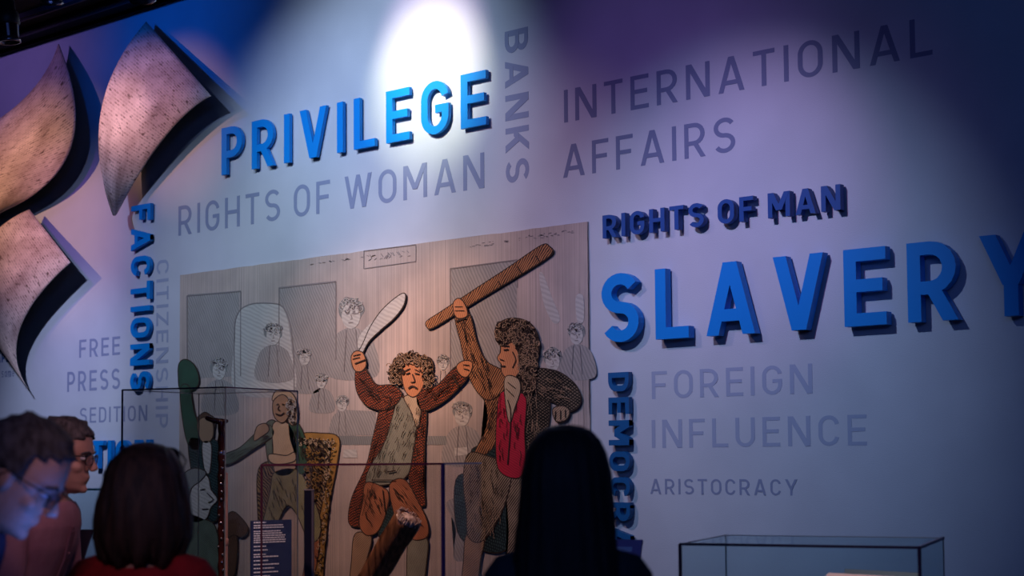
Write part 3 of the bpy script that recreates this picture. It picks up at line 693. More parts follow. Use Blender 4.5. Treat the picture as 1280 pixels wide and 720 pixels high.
# ------------------------------------------------------------------ the three big curled sheets
def paper_mat():
    m = mat('aged_newsprint', (.6, .45, .38), .55, 0, .35); nt = m.node_tree; b = nt.nodes['Principled BSDF']
    uv = nt.nodes.new('ShaderNodeUVMap')
    def nz(scale, stretch, det=3):
        mp = nt.nodes.new('ShaderNodeMapping'); mp.inputs['Scale'].default_value = stretch; nt.links.new(uv.outputs[0], mp.inputs[0])
        n = nt.nodes.new('ShaderNodeTexNoise'); n.inputs['Scale'].default_value = scale; n.inputs['Detail'].default_value = det; nt.links.new(mp.outputs[0], n.inputs[0]); return n.outputs[0]
    base = ramp(nt, nz(4, (1, 1, 1), 6), (.44, .31, .27), (.84, .65, .56), .34, .66)
    # rows of small print in columns
    mp = nt.nodes.new('ShaderNodeMapping'); mp.inputs['Scale'].default_value = (1, 1, 1); nt.links.new(uv.outputs[0], mp.inputs[0])
    br = nt.nodes.new('ShaderNodeTexBrick'); br.inputs['Scale'].default_value = 1.0; br.inputs['Brick Width'].default_value = .045; br.inputs['Row Height'].default_value = .017
    br.inputs['Mortar Size'].default_value = .005; br.inputs['Mortar Smooth'].default_value = .4
    br.inputs['Color1'].default_value = (.1, .1, .1, 1); br.inputs['Color2'].default_value = (.9, .9, .9, 1); br.inputs['Mortar'].default_value = (0, 0, 0, 1)
    nt.links.new(mp.outputs[0], br.inputs[0])
    mu = nt.nodes.new('ShaderNodeMath'); mu.operation = 'MULTIPLY'; nt.links.new(br.outputs[0], mu.inputs[0])
    nt.links.new(ramp(nt, nz(11, (1.2, 6, 1), 6), (.0, .0, .0), (1.0, 1.0, 1.0), .30, .60), mu.inputs[1])
    c = mixc(nt, mu.outputs[0], base, (.20, .12, .10))
    # big initials and headings
    blot = ramp(nt, nz(5, (1.6, 7, 1), 2), (0, 0, 0), (1, 1, 1), .64, .70)
    c = mixc(nt, blot, c, (.14, .08, .07))
    nt.links.new(c, b.inputs['Base Color']); return m
M['paper'] = paper_mat()
M['pale_edge'] = mat('paper_back_board', (.06, .08, .075), .8)
def bez(p, t):
    s = 1 - t; return p[0] * s ** 3 + p[1] * 3 * s * s * t + p[2] * 3 * s * t * t + p[3] * t ** 3
def sheet(label, ctrl, pin):
    C = [[W(c[0], c[1], c[2] * .72) for c in row] for row in ctrl]; n = 30
    lo = min(W(c[0], c[1], c[2]).z for row in ctrl for c in row)
    root = empty('paper_sheet', W(pin[0], pin[1], 0), label, 'paper sheet', 'curled paper sheets mounted on the wall')
    for nm, back in (('printed_face', False), ('backing', True)):
        bm = bmesh.new(); uvl = bm.loops.layers.uv.new('UVMap'); g = []
        for j in range(n + 1):
            row = []
            for i in range(n + 1):
                rws = [bez(r, i / n) for r in C]; v = bez(rws, j / n); row.append(v)
            g.append(row)
        nr = [[None] * (n + 1) for _ in range(n + 1)]
        a = g[n // 2][n // 2 + 1] - g[n // 2][n // 2 - 1]; b = g[n // 2 + 1][n // 2] - g[n // 2 - 1][n // 2]; SG = -1 if a.cross(b).y > 0 else 1
        for j in range(n + 1):
            for i in range(n + 1):
                a = g[j][min(i + 1, n)] - g[j][max(i - 1, 0)]; b = g[min(j + 1, n)][i] - g[max(j - 1, 0)][i]
                q = a.cross(b); q = q.normalized() if q.length > 1e-9 else Vector((0, -1, 0))
                q = q * SG
                nr[j][i] = q
        d0, d1 = (.0, .002) if not back else (-.005, -.0002)
        F = [[bm.verts.new(g[j][i] + nr[j][i] * d1) for i in range(n + 1)] for j in range(n + 1)]
        K = [[bm.verts.new(g[j][i] + nr[j][i] * d0) for i in range(n + 1)] for j in range(n + 1)]
        for j in range(n):
            for i in range(n):
                for Z in (F, K):
                    f_ = bm.faces.new((Z[j][i], Z[j][i + 1], Z[j + 1][i + 1], Z[j + 1][i]))
                    for lp, (a, b) in zip(f_.loops, ((i, j), (i + 1, j), (i + 1, j + 1), (i, j + 1))): lp[uvl].uv = (a / n, b / n)
        for k in range(n):
            bm.faces.new((F[0][k], F[0][k + 1], K[0][k + 1], K[0][k])); bm.faces.new((F[n][k], F[n][k + 1], K[n][k + 1], K[n][k]))
            bm.faces.new((F[k][0], F[k + 1][0], K[k + 1][0], K[k][0])); bm.faces.new((F[k][n], F[k + 1][n], K[k + 1][n], K[k][n]))
        o = obj(nm, bm, M['paper'] if not back else M['pale_edge'], root, True)
    bm = bmesh.new(); mid = bez([bez(r, .45) for r in C], .4)
    add_tube(bm, [(mid.x, -.014, mid.z), (mid.x, mid.y + .01, mid.z)], .012, 8)
    obj('wall_bracket', bm, M['black'], root)
    return root
sheet('upper right curled sheet of old newsprint, tip near the ceiling', [
 [(183, 27, .10), (210, 58, .16), (238, 90, .22), (264, 120, .28)],
 [(142, 74, .36), (172, 96, .36), (206, 120, .32), (224, 138, .26)],
 [(98, 152, .46), (124, 170, .44), (152, 188, .34), (180, 202, .22)],
 [(141, 266, .30), (142, 271, .24), (144, 272, .18), (149, 262, .12)]], (190, 100))
sheet('upper left curled sheet of old newsprint, cut by photo edge', [
 [(-70, 178, .12), (0, 162, .20), (56, 112, .20), (73, 55, .10)],
 [(-55, 205, .30), (10, 190, .40), (75, 150, .36), (98, 118, .26)],
 [(-40, 240, .38), (0, 225, .44), (55, 220, .40), (128, 212, .30)],
 [(-30, 290, .20), (-22, 282, .20), (-10, 272, .20), (6, 263, .18)]], (40, 160))
sheet('lowest curled sheet of old newsprint, pointing down to the visitors', [
 [(37, 262, .14), (54, 284, .18), (71, 306, .22), (88, 328, .26)],
 [(0, 275, .36), (12, 305, .38), (30, 332, .36), (50, 362, .28)],
 [(-60, 330, .42), (-45, 360, .44), (-30, 390, .38), (-8, 424, .24)],
 [(-40, 385, .20), (-12, 418, .22), (10, 450, .18), (36.5, 488, .10)]], (40, 330))

# ------------------------------------------------------------------ ceiling lamps and rails
def lamp(px, py, dep, r, ln, label, tilt=(0, 0, -1), pxo=None):
    c = Q(px, py, dep); d = Vector(tilt).normalized(); root = empty('spot_lamp', (c.x, c.y, CEIL), label, 'ceiling lamp', 'track lamps under the black ceiling')
    top = c - d * ln
    q = Vector((0, 0, 1)).rotation_difference(d).to_matrix().to_4x4(); n = 20
    def lath(name, prof, m, cap=True):
        bm = bmesh.new(); rings = []
        for z, rad in prof: rings.append([bm.verts.new(c + q @ Vector((rad * math.cos(2 * PI * k / n), rad * math.sin(2 * PI * k / n), z))) for k in range(n)])
        skin(bm, rings, cap); return obj(name, bm, m, root, True)
    lath('housing', [(-ln, r * .5), (-ln * .96, r * .72), (-ln * .6, r * .74), (-ln * .58, r * .95), (-ln * .35, r), (-ln * .33, r * .93)], M['black'])
    lath('barrel', [(-ln * .33, r * .86), (-.01, r * .8)], M['smoky'], False)
    lath('rim', [(-.016, r * .84), (-.004, r * .92), (.004, r * .92), (.004, r * .8), (-.01, r * .78)], M['rim'], False)
    bm = bmesh.new(); add_bar(bm, top, (top.x, top.y, CEIL - .005), .02); obj('stem', bm, M['black'], root)
    return root
M['smoky'] = mat('smoky_lamp_barrel', (.03, .025, .03), .15, .6)
lamp(12, 52, 6.2, .048, .20, 'black spot lamp hanging at the top left corner, whole barrel in view', (.05, .1, -1))
lamp(64, 4, 6.6, .055, .16, 'second black spot lamp from the left, only its rim in view', (-.3, .3, -1))
lamp(178, -2, 6.2, .06, .16, 'tilted black spot lamp nearest the top of the highest sheet', (-.5, .45, -.75))
def rail(a, b, label, t):
    root = empty('ceiling_rail', a, label, 'rail', None)
    bm = bmesh.new(); add_bar(bm, a, b, t); obj('track', bm, M['railm'], root)
    bm = bmesh.new(); add_bar(bm, Vector(a) + Vector((0, 0, -t * .7)), Vector(b) + Vector((0, 0, -t * .7)), t * .35); obj('slot', bm, M['black'], root)
M['railm'] = mat('grey_black_rail', (.03, .025, .04), .4)
zc = CEIL - .02
for k, (py, lb) in enumerate(((30, 'ceiling rail nearest the lit wall'), (10, 'ceiling rail farther from the lit wall'))):
    p = Hz(60, py, zc); rail((XL + .1, p.y, zc), (3.0, p.y, zc), lb, .036)

# ------------------------------------------------------------------ glass cases
def case(label, corners, ztop, zbase, glass, edges, top_edge, foot, name='glass_case'):
    """corners: the four top corners (x, y) in order, nearest first"""
    cx = sum(c[0] for c in corners) / 4; cy = sum(c[1] for c in corners) / 4
    root = empty(name, (cx, cy, 0), label, 'display case')
    ctr = Vector((cx, cy, 0)); t = .006
    for i in range(4):
        a = Vector((*corners[i], 0)); b = Vector((*corners[(i + 1) % 4], 0)); n = (b - a).cross(Vector((0, 0, 1))).normalized()
        if n.dot(a - ctr) < 0: n = -n
        bm = bmesh.new(); vs = []
        for p in (a, b):
            for s in (-t, 0):
                for z in (zbase, ztop): vs.append(bm.verts.new(p + n * s + Vector((0, 0, z))))
        for q in ((0, 1, 3, 2), (4, 6, 7, 5), (0, 4, 5, 1), (2, 3, 7, 6), (0, 2, 6, 4), (1, 5, 7, 3)): bm.faces.new([vs[j] for j in q])
        obj('pane', bm, M[glass], root)
        if edges[i]:
            bm = bmesh.new(); add_bar(bm, (a.x, a.y, zbase), (a.x, a.y, ztop), edges[i][1]); obj('corner_seam', bm, M[edges[i][0]], root)
        if top_edge[i]:
            bm = bmesh.new(); add_bar(bm, (a.x, a.y, ztop), (b.x, b.y, ztop), top_edge[i][1]); obj('top_seam', bm, M[top_edge[i][0]], root)
    bm = bmesh.new(); tv = [bm.verts.new((c[0], c[1], ztop + .001)) for c in corners]; bv = [bm.verts.new((c[0], c[1], ztop - .005)) for c in corners]
    skin(bm, [tv, bv]); obj('top_pane', bm, M[glass], root)
    bm = bmesh.new(); r1 = []
    for z, g in ((foot, 1.0), (zbase, 1.0)): r1.append([bm.verts.new(ctr + (Vector((*c, 0)) - ctr) * g + Vector((0, 0, z))) for c in corners])
    skin(bm, r1); obj('plinth', bm, M['plinth'], root)
    return root, ctr
def topc(px, py, z): p = Hz(px, py, z); return (p.x, p.y)
# tall case at the left
zt = 1.55 + .30
A = Vector(topc(153, 487.5, zt)); B = Vector(topc(282, 484, zt)); C_ = Vector(topc(372, 489, zt)); D = A + C_ - B
case1, ctr1 = case('tall glass case with the studded cane, behind the woman in red', [tuple(B), tuple(A), tuple(D), tuple(C_)], zt, .84, 'glass',
     [('edge_pale', .003), ('edge', .006), ('edge_pale', .0025), ('edge_pale', .004)], [('edge', .006), ('edge_pale', .003), ('edge_pale', .003), ('edge_red', .0055)], 0)
# middle case
zt2 = 1.55 - .020
a = Q(327, 581, 5.55); b = Q(553.5, 580, 5.35)
B2 = Vector((a.x, a.y)); C2 = Vector((b.x, b.y)); zt2 = (a.z + b.z) / 2
d = (C2 - B2); n2 = Vector((-d.y, d.x)).normalized() * .42
case2, ctr2 = case('middle glass case holding the broken log, beside the dark post', [tuple(B2), tuple(C2), tuple(C2 + n2), tuple(B2 + n2)], zt2, .88, 'glass',
     [('edge_red', .0055), ('edge_violet', .010), None, None], [('edge_red', .007), ('edge_violet', .005), ('edge_red', .004), ('edge_red', .005)], 0)
# low case at the right
zt3 = 1.55 - .27
A3 = Vector(topc(850, 680, zt3)); B3 = Vector(topc(1149, 684.5, zt3)); C3 = Vector(topc(1179, 672.5, zt3)); D3 = A3 + C3 - B3
case3, ctr3 = case('low glass case at the bottom right with a pink lit page', [tuple(B3), tuple(A3), tuple(D3), tuple(C3)], zt3, .95, 'glass_cool',
     [('edge', .008), ('edge', .008), ('edge_pale', .003), ('edge', .003)], [('edge', .008), ('edge_pale', .003), ('edge_pale', .003), ('edge', .009)], 0)
# flat case far left, behind the men
zt4 = 1.55 - .108
a4 = Hz(64, 611.5, zt4); b4 = Hz(146, 612, zt4)
e0 = Vector((a4.x, a4.y)); e1 = Vector((b4.x, b4.y)); dd = (e1 - e0); nn = Vector((-dd.y, dd.x)).normalized() * .38
case4, ctr4 = case('flat glass case with a teal edge, behind the man in pink', [tuple(e0), tuple(e1), tuple(e1 + nn), tuple(e0 + nn)], zt4, 1.0, 'glass_cool',
     [None, None, None, None], [('edge_teal', .007), None, ('edge_teal', .004), None], 0)

# ------------------------------------------------------------------ what stands in the cases
M['cane'] = noisy('dark_polished_thorn_wood', (.03, .008, .007), (.10, .022, .018), 30, .25, .5, 60, 3, (1, 1, .4), .6)
M['stud'] = mat('bright_metal_stud', (.75, .70, .68), .2, .9)
M['stick'] = noisy('pale_pink_wood', (.50, .26, .20), (.62, .34, .27), 20, .4)
M['bark'] = noisy('brown_log_wood', (.055, .022, .012), (.30, .13, .06), 9, .3, .6, 30, 6, (9, 9, .7), .6)
M['torn'] = noisy('torn_pale_wood', (.18, .10, .07), (.75, .58, .48), 60, .6, .8, 120)
M['panel'] = mat('navy_label_board', (.022, .035, .11), .5)
M['ink_white'] = mat('white_lettering', (.75, .77, .85), .6)
ZF1 = .845
cdep = (ctr1 - CAMP).dot(FWD) - .05
ctop = Q(277, 528, cdep); cane = empty('walking_cane', (ctop.x, ctop.y, ZF1), 'dark studded walking cane standing in the tall case', 'cane')
bm = bmesh.new(); pts = []; rad = []; rr = random.Random(2)
Nc = 34
for i in range(Nc + 1):
    t = i / Nc; z = ctop.z + (ZF1 + .004 - ctop.z) * t
    pts.append((ctop.x + RGT.x * rr.uniform(-.002, .002), ctop.y + RGT.y * rr.uniform(-.002, .002), z)); rad.append((.0155 - .0035 * t) * (1 + (.16 if i % 3 == 0 else -.06)))
add_tube(bm, pts, rad, 12); obj('shaft', bm, M['cane'], cane, True)
hd = RGT
bm = bmesh.new(); add_tube(bm, [ctop + hd * .022 + Vector((0, 0, .006)), ctop + Vector((0, 0, .002)), ctop - hd * .03 + Vector((0, 0, .008)), ctop - hd * .062 + Vector((0, 0, .018))], [.008, .015, .012, .010], 12)
obj('handle', bm, M['cane'], cane, True)
bm = bmesh.new(); add_tube(bm, [ctop + Vector((0, 0, -.125)), ctop + Vector((0, 0, -.137))], .0165, 12); obj('collar', bm, M['stud'], cane, True)
for i in range(22):
    z = ctop.z - .16 - i * .033; bm = bmesh.new(); an = rr.uniform(-.9, .9)
    dr = (-FWD.normalized() * math.cos(an) + RGT * math.sin(an)); add_ell(bm, (ctop.x + dr.x * .014, ctop.y + dr.y * .014, z), (.0055, .0055, .006), None, 8, 6)
    obj('stud', bm, M['stud'], cane, True)
s0 = Q(283, 592, cdep + .03); st = empty('thin_stick', (s0.x, s0.y, ZF1), 'thin pale pink stick standing beside the cane', 'stick')
bm = bmesh.new(); add_tube(bm, [s0, (s0.x, s0.y, ZF1 + .01)], [.0065, .0085], 10); obj('shaft', bm, M['stick'], st, True)
bm = bmesh.new(); add_tube(bm, [(s0.x, s0.y, s0.z - .28), (s0.x, s0.y, s0.z - .30)], .011, 10); obj('ferrule', bm, M['stick'], st, True)

def board(name, label, tl, tr, dep0, dep1, hgt, m, tilt=0.0, rows=None, rc='ink_white', cat='label', stand=None, text_l=.06, text_r=.75):
    a = Q(tl[0], tl[1], dep0); b = Q(tr[0], tr[1], dep1); b.z = a.z; u = (b - a); n = u.cross(Vector((0, 0, -1))).normalized()
    if n.dot(CAMP - a) < 0: n = -n
    dn = (Vector((0, 0, -1)) * math.cos(tilt) + n * math.sin(tilt)); nf = u.normalized().cross(dn).normalized()
    if nf.dot(CAMP - a) < 0: nf = -nf
    zl = (a + dn * hgt).z
    c = a + u * .5; root = empty(name, (c.x, c.y, stand if stand is not None else zl), label, cat)
    def pl(nm, s0, s1, t0, t1, f, th, mm, par=root):
        bm = bmesh.new(); vs = []
        for s in (s0, s1):
            for t in (t0, t1):
                for k in (f, f - th): vs.append(bm.verts.new(a + u * s + dn * hgt * t + nf * k))
        for q in ((0, 1, 3, 2), (4, 6, 7, 5), (0, 4, 5, 1), (2, 3, 7, 6), (0, 2, 6, 4), (1, 5, 7, 3)): bm.faces.new([vs[j] for j in q])
        return obj(nm, bm, mm, par)
    bd = pl('panel', 0, 1, 0, 1, 0, .008, M[m])
    if rows:
        r = random.Random(len(rows) + 3)
        for y0, hh, length in rows:
            bm = bmesh.new(); x = text_l
            while x < text_l + length:
                wv = r.uniform(.03, .09); e = min(x + wv, text_l + length); vs = []
                for s in (x, e):
                    for t in (y0, y0 + hh):
                        for k in (.0012, .0002): vs.append(bm.verts.new(a + u * s + dn * hgt * t + nf * k))
                for q in ((0, 1, 3, 2), (4, 6, 7, 5), (0, 4, 5, 1), (2, 3, 7, 6), (0, 2, 6, 4), (1, 5, 7, 3)): bm.faces.new([vs[j] for j in q])
                x = e + .012
            tag(obj('text_line', bm, M[rc], bd), None)
    if stand is not None:
        bm = bmesh.new(); p = a + u * .5 + dn * hgt * .5 - nf * .02; add_bar(bm, p, (p.x, p.y, stand + .002), .02); obj('support', bm, M['black'], root)
    return root, a, u, dn, nf, hgt
rows = [(.012, .016, .30)] + [(y, .0135, l) for y, l in ((.045, .72), (.068, .74), (.105, .66), (.128, .70), (.151, .78), (.174, .76), (.197, .80), (.22, .78), (.262, .30), (.30, .34), (.345, .30), (.37, .60), (.41, .36), (.45, .62), (.49, .5), (.53, .6), (.57, .4))]
board('label_panel', 'navy text panel with white lines, between the two glass cases', (314, 651), (364.5, 653), cdep - .12, cdep - .02, .40, 'panel', rows=rows, stand=ZF1 + .001)
# dark post
pd = 5.62
pp = Q(386.5, 613, pd); post = empty('dark_post', (pp.x, pp.y, .881), 'dark flat upright post inside the middle case', 'post')
bm = bmesh.new(); Mr = Matrix.Translation((pp.x, pp.y, 0)) @ Matrix.Rotation(math.atan2(RGT.y, RGT.x), 4, 'Z')
add_box(bm, (-.017, -.012, .882), (.010, .012, pp.z), Mr); obj('bar', bm, M['panel_dark'] if 'panel_dark' in M else mat('dark_post_paint', (.012, .012, .03), .4), post)
bm = bmesh.new(); add_box(bm, (.010, -.012, .882), (.017, .012, pp.z), Mr); obj('side_strip', bm, mat('grey_strip', (.14, .12, .15), .5), post)
bm = bmesh.new(); add_box(bm, (-.018, -.013, pp.z), (.018, .013, pp.z + .004), Mr); obj('cap', bm, mat('grey_cap', (.25, .22, .24), .4), post)
# broken log
l0 = Q(511, 647, 5.60); l1 = Q(450, 745, 5.68)
ax = (l1 - l0); ln = ax.length; axn = ax.normalized(); e1 = axn.cross(FWD).normalized(); e2 = axn.cross(e1).normalized()
lend = l0 + axn * ((l0.z - .955) / -axn.z)
log = empty('broken_log', (lend.x, lend.y, .882), 'glossy broken brown log leaning inside the middle case', 'log')
bm = bmesh.new(); rings = []; NN = 18; L = (lend - l0).length
for j in range(15):
    t = j / 14; rg = []
    for k in range(NN):
        an = 2 * PI * k / NN; r = .048 * (1 + .10 * math.cos(2 * an + .6) + .05 * math.sin(5 * an + t * 2) + .03 * math.sin(9 * an)) * (1 - .10 * t)
        r += .004 * noise.noise(Vector((math.cos(an) * 2, math.sin(an) * 2, t * 6)))
        rg.append(bm.verts.new(l0 + axn * L * t + (e1 * math.cos(an) + e2 * math.sin(an)) * r))
    rings.append(rg)
skin(bm, rings); obj('trunk', bm, M['bark'], log, True)
bm = bmesh.new(); rr = random.Random(9)
for k in range(34):
    an = 2 * PI * k / 34; r = .044; p = l0 + (e1 * math.cos(an) + e2 * math.sin(an)) * r
    add_tube(bm, [p + axn * .012, p - axn * rr.uniform(.002, .014)], [.006, .003], 5)
add_ell(bm, l0 - axn * .001, (.030, .030, .008), Vector((0, 0, 1)).rotation_difference(axn).to_matrix().to_4x4(), 12, 6)
tag(obj('torn_end', bm, M['torn'], log), None, kind='stuff')
bm = bmesh.new(); q = l0.lerp(lend, .62); 
add_bar(bm, (q.x, q.y, .883), (q.x, q.y, q.z - .04), .014); obj('support', bm, M['black'], log)
# pink page in the low case
M['pink_page'] = mat('pink_lit_page', (.85, .55, .50), .6)
M['pale_green'] = mat('pale_green_backing', (.30, .36, .36), .5)
pg, *_ = board('display_page', 'pink page on a sloping stand in the low case', (1036, 716), (1146, 718), 4.94, 4.72, .17, 'pink_page', 1.15, cat='page', stand=.951)
pg, *_ = board('backing_board', 'pale grey board behind the pink page in the low case', (1056, 711), (1150, 712.5), 5.06, 4.86, .10, 'pale_green', .2, cat='board', stand=.951)
# small purple label behind the dark haired woman
board('text_panel', 'small purple text panel behind the dark haired woman', (768, 674), (803, 674.5), 5.2, 5.15, .16, 'purple', .35,
      rows=[(.16, .10, .62), (.38, .08, .30), (.58, .09, .42)], stand=0.0, cat='label') if M.setdefault('purple', mat('purple_panel', (.34, .24, .46), .5)) else None
# number sign behind the man in pink
M['sign_plate'] = mat('dark_purple_sign', (.035, .025, .05), .5)
rt, a, u, dn, nf, hg = board('number_sign', 'small dark sloping sign with a white numeral, beside the man in pink', (70, 661.5), (115.5, 663.5), 5.75, 5.7, .15, 'sign_plate', .5, stand=0.0, cat='sign')
bm = bmesh.new(); w_, items = glyph('2', .16)
for Lq, Rq, cl in items:
    rows_ = []
    for l, r in zip(Lq, Rq):
        rows_.append([bm.verts.new(a + u * (.48 + p.x * .45) + dn * hg * (.85 - p.y * .62) + nf * k) for p, k in ((l, .002), (r, .002), (r, .0003), (l, .0003))])
    for i in range(len(rows_) - 1):
        for k in range(4): bm.faces.new((rows_[i][k], rows_[i][(k + 1) % 4], rows_[i + 1][(k + 1) % 4], rows_[i + 1][k]))
    bm.faces.new(rows_[0]); bm.faces.new(rows_[-1])
obj('numeral', bm, M['ink_white'], rt)

# ------------------------------------------------------------------ visitors
M['skin_f'] = noisy('warm_skin', (.42, .22, .15), (.48, .26, .18), 20, .55, .2, 120)
M['hair_dark'] = noisy('black_hair', (.004, .003, .003), (.012, .009, .008), 5, .6, .6, 40, 4, (14, 14, 1))
M['hair_brown'] = noisy('brown_bob_hair', (.014, .008, .006), (.05, .026, .018), 5, .55, .8, 30, 4, (14, 14, 1))
M['hair_grey'] = noisy('short_grey_hair', (.045, .038, .034), (.14, .12, .11), 14, .7, .8, 90, 4, (5, 5, 2))
M['hair_white'] = noisy('short_white_grey_hair', (.022, .018, .018), (.075, .068, .072), 14, .7, .8, 90, 4, (5, 5, 2))
M['pink_shirt'] = noisy('dusty_pink_shirt', (.30, .13, .15), (.36, .17, .19), 12, .9, .4, 160)
M['pink_dark'] = mat('pink_shirt_seam', (.17, .07, .085), .9)
M['red_shirt'] = noisy('red_jumper', (.20, .005, .008), (.27, .008, .011), 12, .9, .4, 160)
M['navy_shirt'] = noisy('dark_navy_top', (.008, .012, .016), (.014, .020, .025), 12, .9, .4, 160)
M['blue_shirt'] = noisy('dark_blue_shirt', (.02, .02, .04), (.03, .03, .055), 12, .9, .4, 160)
M['trousers'] = noisy('dark_trousers', (.012, .012, .016), (.02, .02, .026), 12, .9, .4, 200)
M['shoe'] = mat('black_shoe_leather', (.01, .01, .01), .4)
M['frame'] = mat('dark_spectacle_frame', (.015, .012, .012), .3)
M['lens'] = glassmat('spectacle_lens', (.85, .86, .9))
M['dark_lens'] = mat('dark_sunglass_lens', (.01, .01, .014), .08, 0, .6)
M['eye'] = mat('eye_white', (.5, .48, .46), .2)
M['pupil'] = mat('dark_iris', (.02, .015, .012), .15)
M['brow'] = M['hair_grey']
FRONT = [(.118, .0), (.108, .042), (.09, .066), (.065, .079), (.04, .086), (.02, .090), (.008, .084), (-.005, .079), (-.025, .081), (-.045, .083), (-.058, .086), (-.066, .083), (-.074, .086), (-.084, .080), (-.096, .083), (-.108, .077), (-.118, .055)]
BACK = [(.118, .0), (.108, -.055), (.09, -.078), (.065, -.093), (.04, -.100), (0, -.102), (-.03, -.094), (-.06, -.075), (-.08, -.055), (-.1, -.035), (-.118, -.012)]
WID = [(.118, .0), (.108, .042), (.09, .058), (.065, .069), (.04, .074), (0, .074), (-.03, .070), (-.06, .062), (-.08, .055), (-.1, .044), (-.118, .022)]
def lut(T_, z):
    if z >= T_[0][0]: return T_[0][1]
    for (z0, v0), (z1, v1) in zip(T_, T_[1:]):
        if z >= z1: return v1 + (v0 - v1) * (z - z1) / (z0 - z1)
    return T_[-1][1]
def head_rings(bm, Mx, grow=0.0, zs=None, n=28, nose=True):
    zs = zs or [.1165, .113, .108, .1, .09, .078, .065, .052, .04, .03, .02, .012, .004, -.005, -.015, -.025, -.035, -.045, -.053, -.06, -.066, -.072, -.078, -.085, -.092, -.1, -.108, -.114, -.118]
    rings = []
    for z in zs:
        f, b, w_ = lut(FRONT, z), lut(BACK, z), lut(WID, z); r = []
        for k in range(n):
            a = 2 * PI * k / n; c, s = math.cos(a), math.sin(a)
            x = (f + grow) * abs(c) ** .8 if c > 0 else -(-b + grow) * abs(c) ** .9
            y = (w_ + grow) * math.copysign(abs(s) ** .85, s)
            if c > 0 and -.03 < z < .018 and .15 < abs(s) < .65: x -= .006 * math.sin(PI * (z + .03) / .048)
            r.append(bm.verts.new(Mx @ Vector((x, y, z + (grow if z > .1 else 0)))))
        rings.append(r)
    skin(bm, rings)
def remesh(o, v, sm=3):
    r = o.modifiers.new('remesh', 'REMESH'); r.mode = 'VOXEL'; r.voxel_size = v; r.use_smooth_shade = True
    if sm:
        s = o.modifiers.new('smooth', 'SMOOTH'); s.factor = .5; s.iterations = sm
